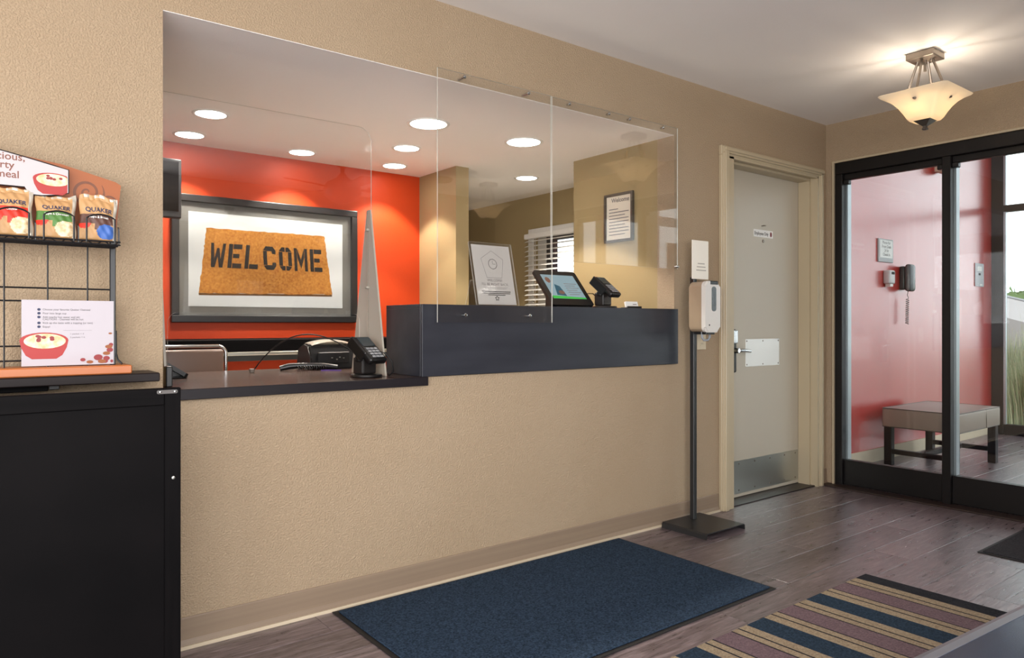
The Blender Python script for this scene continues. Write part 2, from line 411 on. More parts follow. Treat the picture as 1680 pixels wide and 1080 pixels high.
# ------------------------------------------------------------------ storefront window_1
wr = structroot('window_1', 'dark bronze framed glass storefront at the end of the lobby', 'window', (XE, -1.3, 0))
x0, x1 = XE, XE+.10
def member(n, *a, m=M_alu_dark, bev=.003):
    bb = BM(); box(bb, *a, bev, 1); return obj(n, bb, m, wr)
member('header', x0, x1, -2.6, -.062, 2.10, 2.178)
posts = [(-.062, -.112), (-.732, -.780), (-1.70, -1.75), (-2.55, -2.6)]
for a_, c_ in posts: member('post', x0, x1, c_, a_, 0, 2.10)
for (a_, c_) in zip(posts, posts[1:]):
    y1_, y0_ = a_[1], c_[0]
    member('bottom_rail', x0+.025, x1-.025, y0_, y1_, .012, .178)
    member('top_rail', x0+.03, x1-.03, y0_, y1_, 2.06, 2.10)
    for yy in (y1_, y0_):   # clear-anodised glazing beads on the posts
        s = -1 if yy == y1_ else 1
        bb = BM(); box(bb, x0+.055, x1+.002, min(yy, yy+s*.012), max(yy, yy+s*.012), .178, 2.06); obj('glazing_bead', bb, M_alu, wr)
    bb = BM(); box(bb, x0+.046, x0+.052, y0_+.002, y1_-.002, .178, 2.06); obj('pane', bb, M_glass, wr)
    for yy, s in ((y1_, -1), (y0_, 1)):
        bb = BM(); box(bb, x0+.02, x0+.06, min(yy, yy+s*.035), max(yy, yy+s*.035), 2.03, 2.06, .004, 1); obj('pivot_block', bb, M_black, wr)
b = BM(); box(b, XE-.085, XE+.02, -2.6, -.0, 0, .010, .003, 1); o = struct('trim_1', b, mat('brown_threshold', '2E201C', .5), 'dark brown threshold strip along the storefront', 'threshold')
b = BM(); box(b, XE-.012, XE, -2.6, -.05, 2.178, 2.19); box(b, XE-.012, XE, -.062, -.05, 0.0, 2.178); struct('trim_2', b, M_casing, 'thin beige trim bead around the storefront frame', 'trim')
# outer storefront of the vestibule
wr = structroot('window_5', 'outer black framed glass wall facing the grass bed', 'window', (8.25, -1, 0))
def member2(n, *a, m=M_alu_dark):
    bb = BM(); box(bb, *a, .003, 1); return obj(n, bb, m, wr)
for yy in (.185, -1.0, -2.2): member2('post', 8.22, 8.32, yy-.105, yy, 0, 3.1)
for ya, yb in ((-.895+.98, -1.0), (-1.105, -2.2)):
    ya = .08 if ya > 0 else ya
    member2('bottom_rail', 8.23, 8.31, yb, ya, 0, .10); member2('cross_rail', 8.23, 8.31, yb, ya, 2.20, 2.265); member2('top_rail', 8.23, 8.31, yb, ya, 3.04, 3.1)
    for za, zb in ((.10, 2.20), (2.265, 3.04)):
        bb = BM(); box(bb, 8.266, 8.272, yb, ya, za, zb); obj('pane', bb, M_glass, wr)
        bb = BM(); box(bb, 8.225, 8.262, ya-.018, ya, za, zb); obj('glazing_bead', bb, M_alu, wr)
# vestibule entrance wall on the near side (seen only as a reflection)
wr = structroot('window_6', 'pale framed glass entrance wall of the vestibule', 'window', (6.5, -2.35, 0))
for xx in (4.84, 5.6, 6.5, 7.3, 8.15):
    bb = BM(); box(bb, xx, xx+.06, -2.38, -2.30, 0, 3.1); obj('post', bb, M_alu, wr)
bb = BM(); box(bb, 4.9, 8.15, -2.38, -2.30, 2.1, 2.18); obj('cross_rail', bb, M_alu, wr)
bb = BM(); box(bb, 4.9, 8.15, -2.38, -2.30, 0, .15); obj('bottom_rail', bb, M_alu, wr)
bb = BM(); box(bb, 4.9, 8.15, -2.345, -2.339, .15, 2.1); obj('pane', bb, M_glass, wr)
bb = BM(); box(bb, 4.9, 8.15, -2.345, -2.339, 2.18, 3.1); obj('pane', bb, M_glass, wr)

# ------------------------------------------------------------------ employee door (door_1)
DX0, DX1, DY = 3.66, 4.59, .115
dr = structroot('door_1', 'beige employees door with steel kick plate and moulded frame', 'door', (4.12, DY, 0))
b = BM(); box(b, DX0+.004, DX1-.004, DY, DY+.045, .008, 2.07, .002, 1); leaf = obj('door_leaf', b, M_door, dr)
# casing: three stepped mouldings, mitred look
def casing_piece(name, pts, t): pass
steps = [(.000, .075, .022), (.012, .068, .032), (.024, .058, .040)]
CI0, CI1, CIT = 3.615, 4.60, 2.078
for side in ('left_casing', 'right_casing', 'head_casing'):
    b = BM()
    for (a0, a1, t) in steps:
        if side == 'left_casing': box(b, CI0-a1, CI0-a0, -t, 0, 0, CIT+a0, .003, 1)
        elif side == 'right_casing': box(b, CI1+a0, CI1+a1*.85, -t*.8, 0, 0, CIT+a0, .003, 1)
        else: box(b, CI0-a1, CI1+a1*.85, -t, 0, CIT+a0, CIT+a1*.75, .003, 1)
    obj('casing', b, M_casing, dr)
b = BM(); box(b, 3.602, DX0, 0, DY+.04, 0, 2.089); box(b, CI0-.0, DX0, -.02, 0.0, 0, CIT); obj('jamb', b, M_casing, dr)
b = BM(); box(b, DX1, 4.653, 0, DY+.04, 0, 2.089); box(b, DX1, CI1+.01, -.02, 0, 0, CIT); box(b, DX1-.014, DX1, 0.03, DY-.003, 0, 2.06); obj('jamb', b, M_casing, dr)
b = BM(); box(b, DX0, DX1, 0, DY+.04, 2.072, 2.089); box(b, DX0, DX1, .03, DY-.003, 2.055, 2.072); box(b, CI0, CI1, -.02, 0, 2.066, CIT+.004); obj('jamb', b, M_casing, dr)
b = BM(); box(b, DX0, DX1, -.0, DY+.04, 0, .006); obj('threshold', b, mat('dark_threshold', '3A3230', .4, metal=.5), dr)
kp = BM(); box(kp, DX0+.02, 4.571, DY-.0018, DY, .03, .235); kick = obj('kick_plate', kp, M_steel, dr); kick['label'] = 'brushed steel kick plate with screws'
for kx in (3.72, 3.90, 4.07, 4.24, 4.41, 4.54):
    for kz in (.05, .215):
        b = BM(); lathe(b, [(0, -.003), (.005, -.0022), (.006, 0)], (kx, DY-.0018, kz), 'Y', 8); obj('screw', b, M_nickel, kick)
pb = BM(); box(pb, 3.972, 4.348, DY-.0018, DY, .82, .995, .0008, 1); pp = obj('push_plate', pb, mat('white_enamel_plate', 'E4E4E0', .25, metal=.2), dr); pp['label'] = 'white metal plate with six screws'
for kx in (3.985, 4.16, 4.335):
    for kz in (.833, .982):
        b = BM(); lathe(b, [(0, -.003), (.004, -.002), (.005, 0)], (kx, DY-.0018, kz), 'Y', 8); obj('screw', b, M_nickel, pp)
b = BM(); M = facing_room(4.06, DY-.001, 1.652); prism(b, rrect(0, .215, 0, .048, .003), M, .001); sg = obj('door_sign', b, M_paper, dr); sg['label'] = 'white sign reading Employees Only'
b = BM(); text(b, 'Employees Only', M, .03, .008, .014, bold=.0004, sx=.78); obj('lettering', b, M_ink, sg)
b = BM(); flat(b, ellipse(.192, .024, .011, .017, 16), M, .0006); obj('mark', b, mat('maroon_ink', '7A2A30', .6), sg)
b = BM(); lathe(b, [(0, -.006), (.009, -.005), (.011, 0)], (4.166, DY, 1.628), 'Y', 14); pe = obj('peephole', b, M_nickel, dr)
b = BM(); tube(b, [(4.145, DY-.003, 1.725), (4.16, DY-.012, 1.728), (4.185, DY-.005, 1.73)], .003, 6); obj('hook', b, M_nickel, dr)
# electronic lock with lever
b = BM(); box(b, 3.765, 3.835, DY-.035, DY, .79, 1.06, .012, 3); lk = obj('lock_body', b, M_black, dr)
b = BM(); box(b, 3.775, 3.828, DY-.05, DY-.035, .97, 1.055, .008, 2); obj('card_reader', b, M_chrome, lk)
b = BM(); cyl(b, (3.80, DY-.035, .928), (3.80, DY-.075, .928), .016); tube(b, [(3.80, DY-.07, .928), (3.85, DY-.075, .928), (3.92, DY-.07, .922)], [.013, .012, .010], 12); obj('lever', b, M_chrome, dr, 40)

# ------------------------------------------------------------------ reception counter, bar, glazing
b = BM(); box(b, OX0+.002, 1.562, -.022, .90, .836, .872, .002, 1)
for f in b.faces:
    if f.calc_center_median().z > .8715: f.material_index = 1
tag(obj('reception_worktop', b, [M_lamedge, M_lamtop]), 'low dark laminate reception worktop at the open end of the counter', 'counter')
bar = thing('transaction_bar', 'raised charcoal transaction bar above the textured half wall', 'counter', (2.35, .13, .872))
b = BM(); box(b, 1.535, 3.158, -.016, -.0005, .8725, 1.173, .0015, 1); obj('front_panel', b, M_lam, bar)
b = BM(); box(b, 1.535, 1.555, -.0005, .295, .8725, 1.155, .001, 1); obj('end_panel', b, M_lam, bar)
b = BM(); box(b, 1.535, OX1-.001, -.0004, .295, 1.155, 1.173, .001, 1); obj('top_panel', b, M_lam, bar)
b = BM(); box(b, 1.556, OX1-.001, .275, .295, .8725, 1.155); obj('rear_panel', b, M_lam, bar)

def acrylic(name, x0, x1, z0, z1, y, t, parent, pts=None):
    bb = BM(); M = facing_room(0, y, 0); prism(bb, pts or [(x0, z0), (x1, z0), (x1, z1), (x0, z1)], M, t, 0, 1)
    return obj(name, bb, [M_acryl, M_acedge], parent)
def standoff(x, y, z, parent, depth):
    bb = BM(); lathe(bb, [(0, -.008), (.006, -.007), (.008, -.004), (.008, 0), (.005, 0), (.005, depth)], (x, y, z), 'Y', 12); obj('standoff_screw', bb, M_chrome, parent, 40)
s1 = thing('hanging_acrylic_shield', 'tall clear acrylic shield screwed to wall and bar, middle of the counter', 'shield', (1.92, -.045, 1.1), 'clear counter shields')
acrylic('acrylic_sheet', 1.59, 2.216, 1.097, 2.152, -.048, .006, s1)
for x in (1.722, 2.073): standoff(x, -.048, 2.138, s1, .047)
for x in (1.728, 2.08): standoff(x, -.048, 1.128, s1, .031)
s2 = thing('hanging_acrylic_shield', 'shorter clear acrylic shield screwed above the bar beside the sanitizer stand', 'shield', (2.75, -.02, 1.39), 'clear counter shields')
acrylic('acrylic_sheet', 2.235, 3.152, 1.392, 2.163, -.018, .006, s2)
for x in (2.35, 2.618, 2.769, 3.03): standoff(x, -.018, 2.148, s2, .017)
standoff(3.149, -.018, 1.405, s2, .017)

YG = .282
sg_ = thing('freestanding_sneeze_guard', 'clear freestanding sneeze guard with grey triangular foot on the low worktop', 'shield', (1.03, YG, .872), 'clear counter shields')
pts = [(.585, .876), (.632, .876), (.632, 1.095)]+[(.632+.04-.04*math.cos(a), 1.095+.04*math.sin(a)) for a in [PI/2*k/6 for k in range(7)]]+[(1.37, 1.135)]+[(1.37+.03*math.sin(a), 1.105+.03*math.cos(a)) for a in [PI/2*k/5 for k in range(6)]]+[(1.40, .876), (1.456, .876), (1.456, 1.86)]
pts += [(1.396+.06*math.cos(a), 1.885+.06*math.sin(a)) for a in [PI/2*k/6 for k in range(7)]]+[(.585, 1.945)]
acrylic('acrylic_sheet', 0, 0, 0, 0, YG, .006, sg_, pts)
def foot(xc, m, name, halfs=((.124, YG-.007), (YG+.001, .446))):
    for (ya, yb) in halfs:
        bb = BM(); near = ya < YG-.01
        tri = [(ya, .8725), (yb, .8725), (yb, 1.587), ((yb-.012) if near else (ya+.012), 1.587)] if near else [(ya, .8725), (yb, .8725), (ya+.012, 1.587), (ya, 1.587)]
        M = basis((xc, 0, 0), (0, 1, 0), (0, 0, 1)); prism(bb, tri, M, .008); obj(name, bb, m, sg_)
    for zz in (1.5, 1.25, 1.0):
        bb = BM(); box(bb, xc-.02, xc-.0, YG-.012, YG+.006, zz-.005, zz+.005, .002, 1); obj('clip', bb, M_frost, sg_)
foot(1.447, M_frost, 'support_foot'); foot(.596, M_frost, 'support_foot')
b = BM(); box(b, .584, .606, .09, .122, .8725, .945, .004, 2); obj('foot_weight', b, M_black, sg_)

# ------------------------------------------------------------------ office: framed print
def T(o_): return o_
fr = thing('framed_welcome_print', 'large black framed print of an orange doormat reading WELCOME', 'picture', (1.558, YB, 1.10))
fx0, fx1, fz0, fz1 = .987, 2.129, 1.10, 1.837; yf = YB-.035
b = BM(); w_ = .042
box(b, fx0, fx1, yf, YB-.001, fz0, fz0+w_, .004, 2); box(b, fx0, fx1, yf, YB-.001, fz1-w_, fz1, .004, 2)
box(b, fx0, fx0+w_, yf, YB-.001, fz0+w_, fz1-w_, .003, 1); box(b, fx1-w_, fx1, yf, YB-.001, fz0+w_, fz1-w_, .003, 1)
obj('frame', b, mat('black_frame', '1B1B1D', .4), fr)
b = BM(); box(b, fx0+w_, fx1-w_, YB-.014, YB-.002, fz0+w_, fz1-w_); obj('mat_board', b, mat('grey_mat_board', '6F6C6A', .7), fr)
b = BM(); box(b, 1.081, 2.029, YB-.016, YB-.014, 1.194, 1.741); pr_ = obj('print', b, mat('print_paper', 'D2D2D6', .6), fr)
M = facing_room(0, YB-.0162, 0)
b = BM(); rng = random.Random(3); base = [(1.138, 1.271), (1.957, 1.28), (1.903, 1.657), (1.179, 1.653)]; poly = []
for i in range(4):
    p, q = base[i], base[(i+1) % 4]
    for k in range(28):
        t = k/28; e = .02 if (k in (0,)) else 0
        poly.append((p[0]+(q[0]-p[0])*t+rng.uniform(-.003, .003), p[1]+(q[1]-p[1])*t+rng.uniform(-.003, .003)))
flat(b, poly, M); obj('doormat_image', b, M_coir, pr_)
b = BM(); lo = [(1.136, 1.271), (1.957, 1.281), (1.957, 1.268), (1.138, 1.258)]; flat(b, lo, M, -.0001); obj('doormat_edge_image', b, mat('dark_coir', '5E3A1A', .9), pr_)
b = BM()
LET = {'W': [[(0, 1), (.2, 1), (.3, .35), (.36, 0), (.12, 0)], [(.3, .35), (.42, .8), (.58, .8), (.70, .35), (.64, 0), (.5, .45), (.36, 0)], [(.8, 1), (1, 1), (.88, 0), (.64, 0), (.7, .35)]],
       'E': [[(.05, 0), (.32, 0), (.32, 1), (.05, 1)], [(.36, .8), (.95, .8), (.95, 1), (.36, 1)], [(.36, .42), (.8, .42), (.8, .6), (.36, .6)], [(.36, 0), (.98, 0), (.98, .2), (.36, .2)]],
       'L': [[(.05, 0), (.32, 0), (.32, 1), (.05, 1)], [(.36, 0), (.98, 0), (.98, .2), (.36, .2)]],
       'C': [[(.05, .2), (.32, .2), (.32, .8), (.05, .8)], [(.05, .83), (.25, 1), (.75, 1), (.95, .83), (.95, .68), (.7, .68), (.65, .8), (.35, .8)], [(.05, .17), (.35, .2), (.65, .2), (.7, .32), (.95, .32), (.95, .17), (.75, 0), (.25, 0)]],
       'O': [[(.03, .2), (.3, .2), (.3, .8), (.03, .8)], [(.70, .2), (.97, .2), (.97, .8), (.70, .8)], [(.03, .83), (.25, 1), (.47, 1), (.47, .8)], [(.53, .8), (.53, 1), (.75, 1), (.97, .83)], [(.03, .17), (.47, .2), (.47, 0), (.25, 0)], [(.53, .2), (.97, .17), (.75, 0), (.53, 0)]],
       'M': [[(0, 0), (.22, 0), (.22, 1), (0, 1)], [(.78, 0), (1, 0), (1, 1), (.78, 1)], [(.24, 1), (.24, .6), (.5, .1), (.5, .5)], [(.76, 1), (.5, .5), (.5, .1), (.76, .6)]]}
xx = 1.206; wid = .086; gap = (.680-7*.086)/6
for ch in 'WELCOME':
    for pg in LET[ch]:
        flat(b, [(xx+px*wid+(-.012*(1-py) if xx < 1.5 else .008*(1-py)), 1.424+py*.143) for px, py in pg], M, .0006)
    xx += wid+gap
obj('lettering', b, M_ink, pr_)
b = BM(); box(b, fx0+w_, fx1-w_, YB-.024, YB-.021, fz0+w_, fz1-w_); obj('glazing', b, M_glass, fr)
# credenza shelf under the print
cr = thing('back_office_shelf', 'long black shelf with a metal edge strip under the framed print', 'shelf', (1.4, 1.65, .886))
b = BM(); box(b, .302, 2.616, 1.45, YB-.002, .938, 1.005, .003, 1); obj('shelf_top', b, M_blackm, cr)
b = BM(); box(b, .302, 2.616, 1.445, 1.46, .917, .937, .003, 1); obj('edge_strip', b, M_steel, cr)
b = BM(); box(b, .302, 2.616, 1.47, YB-.002, .885, .9375, .002, 1); obj('apron', b, mat('dark_green_grey_laminate', '2C2E2C', .5), cr)
# monitor
mn = thing('wall_monitor', 'black flat monitor hanging beside the orange wall, partly hidden', 'monitor', (.64, 1.32, 1.62))
b = BM(); box(b, .36, .92, 1.30, 1.34, 1.622, 1.918, .006, 2); obj('housing', b, mat('monitor_bezel', '232326', .35), mn)
b = BM(); box(b, .375, .905, 1.297, 1.3, 1.655, 1.903); obj('screen', b, mat('dark_screen', '060608', .12), mn)
b = BM(); cyl(b, (.64, 1.36, 1.78), (.64, 1.36, OC-.001), .015); box(b, .59, .69, 1.34, 1.375, 1.73, 1.83, .003, 1); obj('ceiling_mount', b, M_black, mn)
# office chair
cx, cy = .88, 1.17
oc = thing('office_chair', 'brown leather office chair with metal rim behind the low worktop', 'chair', (cx, cy-.2, 0))
b = BM(); box(b, cx-.205, cx+.205, cy-.02, cy+.02, .56, .965, .015, 3); obj('backrest', b, M_leather, oc, 40)
b = BM(); rim = rrect(-.22, .22, .53, .98, .04, 6); tube(b, [(cx+x, cy+.01, z) for x, z in rim], .009, 8, True); obj('back_rim', b, M_chrome, oc, 60)
b = BM(); box(b, cx-.22, cx+.22, cy-.43, cy-.01, .45, .52, .02, 3); obj('seat', b, M_leather, oc, 40)
b = BM(); cyl(b, (cx, cy-.2, .09), (cx, cy-.2, .45), .025); obj('gas_column', b, M_chrome, oc, 40)
for k in range(5):
    a = 2*PI*k/5+.3; b = BM(); tube(b, [(cx, cy-.2, .10), (cx+.25*math.cos(a), cy-.2+.25*math.sin(a), .06)], [.022, .014], 8); lg = obj('leg', b, M_black, oc)
    b = BM(); cyl(b, (cx+.25*math.cos(a)-.012, cy-.2+.25*math.sin(a), .027), (cx+.25*math.cos(a)+.012, cy-.2+.25*math.sin(a), .027), .026); obj('caster', b, M_black, lg)
# certificate
ce = thing('framed_certificate', 'small grey framed certificate on the tan office side wall', 'picture', (OX1, .41, 1.578))
b = BM(); M = facing_left(OX1-.016, .525, 1.578); wC, hC = .232, .29
box(b, OX1-.018, OX1-.0005, .293, .525, 1.578, 1.593, .002, 1); box(b, OX1-.018, OX1-.0005, .293, .525, 1.853, 1.868, .002, 1); box(b, OX1-.018, OX1-.0005, .293, .308, 1.593, 1.853); box(b, OX1-.018, OX1-.0005, .510, .525, 1.593, 1.853)
obj('frame', b, mat('grey_metal_frame', '5A554E', .4, metal=.4), ce)
b = BM(); box(b, OX1-.008, OX1-.001, .308, .510, 1.593, 1.853); sh_ = obj('sheet', b, mat('cream_sheet', 'D8D0C0', .6), ce)
M = facing_left(OX1-.0085, .525, 1.578)
b = BM(); text(b, 'Welcome', M, .036, .128, .238, 'CENTER', bold=.0006); text(b, 'to our guests', M, .022, .116, .205, 'CENTER') if False else None
for k in range(9):
    wv = .075 if k == 0 else .16-(.03 if k % 3 == 2 else 0)
    flat(b, [(.036, .195-k*.019), (.036+wv, .195-k*.019), (.036+wv, .200-k*.019), (.036, .200-k*.019)], M, .0006)
obj('lettering', b, M_greyink, sh_)
# office window + blind
wr = structroot('window_7', 'bright office window behind the white blind', 'window', (3.8, 1.57, wza))
b = BM(); box(b, 3.725, 3.741, wy0-.06, wy0, wza-.05, wzb+.06, .003, 1); box(b, 3.725, 3.741, wy1, wy1+.06, wza-.05, wzb+.06, .003, 1); box(b, 3.725, 3.741, wy0, wy1, wzb, wzb+.06, .003, 1); box(b, 3.715, 3.741, wy0-.06, wy1+.06, wza-.05, wza, .003, 1); obj('casing', b, M_white, wr)
b = BM(); box(b, 3.79, 3.83, wy0, wy0+.04, wza, wzb); box(b, 3.79, 3.83, wy1-.185, wy1-.095, wza, wzb); box(b, 3.79, 3.83, wy0+.04, wy1-.185, wzb-.04, wzb); box(b, 3.79, 3.83, wy0+.04, wy1-.185, wza, wza+.04); obj('sash', b, mat('dark_sash', '2C2E36', .4), wr)
b = BM(); box(b, 3.78, 3.84, wy1-.095, wy1, wza, wzb); obj('side_panel', b, M_white, wr)
b = BM(); box(b, 3.808, 3.813, wy0+.04, wy1-.185, wza+.04, wzb-.04); obj('pane', b, M_glass, wr)
bl = thing('window_blind', 'white horizontal slat blind over the office window', 'blind', (3.70, 1.57, 1.0))
b = BM(); box(b, 3.672, 3.713, wy0-.05, wy1+.05, 1.775, 1.815, .004, 1); obj('headrail', b, M_white, bl)
M_slat = mat('white_vinyl_slat', 'F0EEE8', .45)
for k in range(21):
    zz = 1.757-k*.039; b = BM(); a = .42
    dx, dz = .022*math.cos(a), .022*math.sin(a)
    P = [(3.692-dx, zz-dz), (3.692, zz+.0025), (3.692+dx, zz+dz), (3.692, zz-.0005)]
    A = [b.verts.new((x, wy0-.045, z)) for x, z in P]; B2 = [b.verts.new((x, wy1+.045, z)) for x, z in P]
    for i in range(4): b.faces.new((A[i], A[(i+1) % 4], B2[(i+1) % 4], B2[i]))
    b.faces.new(A); b.faces.new(B2); obj('slat', b, M_slat, bl)
for yy in (1.32, 1.83):
    b = BM(); cyl(b, (3.668, yy, .95), (3.668, yy, 1.775), .0015, n=6); obj('ladder_cord', b, M_white, bl)
b = BM(); box(b, 3.675, 3.71, wy0-.045, wy1+.045, .935, .955, .003, 1); obj('bottom_rail', b, M_white, bl)

# downlights
DL = [(1.016, 1.137, .081, 'recessed downlight nearest the top left of the sneeze guard'), (1.035, 1.617, .081, 'recessed downlight close to the orange wall above the monitor'), (1.677, 1.636, .081, 'recessed downlight above the right half of the framed print'),
      (1.956, .629, .104, 'large recessed downlight left of the middle acrylic shield edge'), (2.124, 1.154, .081, 'recessed downlight midway to the orange wall corner'), (2.298, 1.622, .081, 'recessed downlight beside the corner of the orange wall'),
      (2.58, .62, .104, 'large recessed downlight seen through the middle acrylic shield'), (3.231, 1.398, .081, 'recessed downlight near the blind-covered window')]
for (x, y, r, lab) in DL:
    t = thing('recessed_downlight', lab, 'light', (x, y, OC-.006), 'office ceiling downlights')
    b = BM(); lathe(b, [(r-.010, -.0005), (r-.010, -.004), (r-.004, -.006), (r+.004, -.005), (r+.007, -.0005)], (x, y, OC), 'Z', 32); obj('trim_ring', b, M_white, t, 50)
    b = BM(); lathe(b, [(0, -.0025), (r-.010, -.0025)], (x, y, OC), 'Z', 32); obj('lens', b, M_lens, t)
    ld = bpy.data.lights.new('downlight_lamp', 'SPOT'); ld.energy = 52 if r < .1 else 64; ld.spot_size = math.radians(98); ld.spot_blend = .2; ld.shadow_soft_size = .05; ld.color = (1, .90, .78)
    lo = bpy.data.objects.new('downlight_lamp', ld); COL.objects.link(lo); lo.parent = t; lo.location = (0, 0, -.004)

# ------------------------------------------------------------------ things on the low worktop
def local(M): return lambda x, y, z: M @ Vector((x, y, z))
def xform(bm, M): bmesh.ops.transform(bm, matrix=M, verts=bm.verts); return bm
def terminal(name, label, X, Y, Z, rz, tether=None):
    t = thing(name, label, 'card reader', (X, Y, Z), 'card payment terminals')
    R = Matrix.Translation((X, Y, Z)) @ Matrix.Rotation(rz, 4, 'Z') @ Matrix.Scale(1.14, 4)
    b = BM(); lathe(b, [(0, 0), (.056, 0), (.058, .003), (.056, .009), (.02, .011), (0, .011)], (0, 0, 0), 'Z', 28); obj('base_disc', xform(b, R), M_black, t, 40)
    b = BM(); box(b, -.034, .034, -.018, .034, .011, .072, .006, 2); obj('swivel_post', xform(b, R), mat('brown_black_plastic', '1E1A19', .4), t)
    b = BM(); box(b, -.040, .040, -.006, .018, .055, .078, .004, 2); obj('hinge', xform(b, R), M_black, t)
    H = R @ Matrix.Translation((0, -.010, .098)) @ Matrix.Rotation(math.radians(40), 4, 'X')
    b = BM(); box(b, -.042, .042, -.068, .062, -.014, .014, .010, 3); obj('terminal_body', xform(b, H), M_black, t, 40)
    b = BM(); box(b, -.030, .030, .005, .052, .0142, .0152); obj('display', xform(b, H), mat('terminal_lcd', '2E3A40', .15), t)
    for r_ in range(4):
        for c_ in range(3):
            b = BM(); box(b, -.027+c_*.019, -.011+c_*.019, -.056+r_*.014, -.046+r_*.014, .014, .0165, .001, 1); obj('key', xform(b, H), mat('grey_key', '7C7E82', .5), t)
    b = BM(); box(b, -.044, -.036, -.03, .064, -.03, .012, .003, 1); obj('card_slot_guard', xform(b, H), M_black, t)
    return t
t1 = terminal('payment_terminal', 'card payment terminal on round base in front of the grey triangular foot', 1.358, .135, .872, math.radians(18))
b = BM(); pts = []
P0, P1 = Vector((1.07, .66, .885)), Vector((1.375, .175, .93))
for k in range(21):
    s = k/20; p = P0.lerp(P1, s); p.z += .27*s*(1-s)*2.05*(1.15-.3*s); pts.append(p)
tube(b, pts, .0028, 8); obj('tether_cable', b, M_black, t1, 60)
b = BM(); tube(b, [P0+Vector((0, 0, .005)), P0+Vector((-.004, .004, -.011))], .007, 8); box(b, P0.x-.020, P0.x-.002, P0.y-.012, P0.y+.010, .874, .892, .003, 1); obj('cable_plug', b, mat('grey_plug', '6E655C', .5), t1)
b = BM(); tube(b, [(1.405, .16, .955), (1.425, .155, .975), (1.452, .14, .965), (1.470, .12, .93), (1.468, .11, .89), (1.445, .10, .877)], .004, 8); obj('loop_cable', b, M_black, t1, 60)
# desk phone / receipt unit
px, py = 1.47, .78
ph = thing('receipt_printer', 'black boxy desk device with curved silver top on the low worktop', 'printer', (px, py, .872))
b = BM(); M = basis((px-.125, 0, .872), (0, -1, 0), (0, 0, 1))
prof = [(-py-.09, .001), (-py+.10, .001), (-py+.085, .05), (-py+.05, .115), (-py-.0, .128), (-py-.08, .10)]
M = basis((px+.0, 0, .872), (0, 1, 0), (0, 0, 1)); prof = [(py-.09, .001), (py+.1, .001), (py+.08, .10), (py+.0, .128), (py-.05, .118), (py-.075, .06)]
A = [b.verts.new((px-.122, y, .872+z)) for y, z in prof]; B2 = [b.verts.new((px+.122, y, .872+z)) for y, z in prof]
for i in range(6): b.faces.new((A[i], A[(i+1) % 6], B2[(i+1) % 6], B2[i]))
b.faces.new(A); b.faces.new(B2); bmesh.ops.bevel(b, geom=list(b.edges), offset=.008, segments=2, affect='EDGES'); obj('body', b, M_black, ph, 40)
b = BM()
rows = []
for i in range(13):
    s = -1+2*i/12; xw = px+s*.105; zz = .872+.125+.018*(1-s*s)
    rows.append([b.verts.new((xw, py-.06, zz-.01)), b.verts.new((xw, py-.03, zz)), b.verts.new((xw, py+.03, zz)), b.verts.new((xw, py+.05, zz-.022))])
for r0, r1 in zip(rows, rows[1:]):
    for k in range(3): b.faces.new((r0[k], r0[k+1], r1[k+1], r1[k]))
bmesh.ops.solidify(b, geom=list(b.faces), thickness=.006); obj('silver_lid', b, mat('silver_plastic', 'C9C2B6', .35, metal=.3), ph, 50)
b = BM(); box(b, px-.085, px+.075, py-.088, py-.076, .90, .955, .003, 1); obj('front_recess', b, mat('dark_recess', '060607', .5), ph)
for k, (dx, dz) in enumerate(((-.02, .02), (.005, .012), (.02, .022), (.04, .018))):
    b = BM(); box(b, px+dx, px+dx+.008, py-.090, py-.0875, .915+dz-.01, .920+dz-.01); obj('button', b, M_steel, ph)
hs = thing('phone_handset', 'black handset with coiled cord lying in front of the silver-topped device', 'phone', (1.36, .66, .872))
b = BM(); tube(b, [(1.21, .72, .884), (1.25, .71, .893), (1.32, .685, .897), (1.40, .66, .893), (1.46, .645, .884)], [.013, .015, .011, .014, .012], 10); obj('grip', b, M_black, hs, 50)
b = BM(); pts = []
for k in range(120):
    s = k/119; a = s*2*PI*13; pts.append((1.27+.13*s, .665-.03*s+.008*math.cos(a), .886+.008*math.sin(a)))
tube(b, pts, .0022, 5); obj('coiled_cord', b, M_black, hs, 60)
b = BM(); tube(b, [(1.36+.01*k, .60-.004*k+.012*math.sin(k*.6), .875) for k in range(9)], .0025, 6)
tag(obj('purple_cable', b, mat('purple_plastic', '5A3C9A', .4), None, 60), 'short purple cable lying on the low worktop', 'cable')
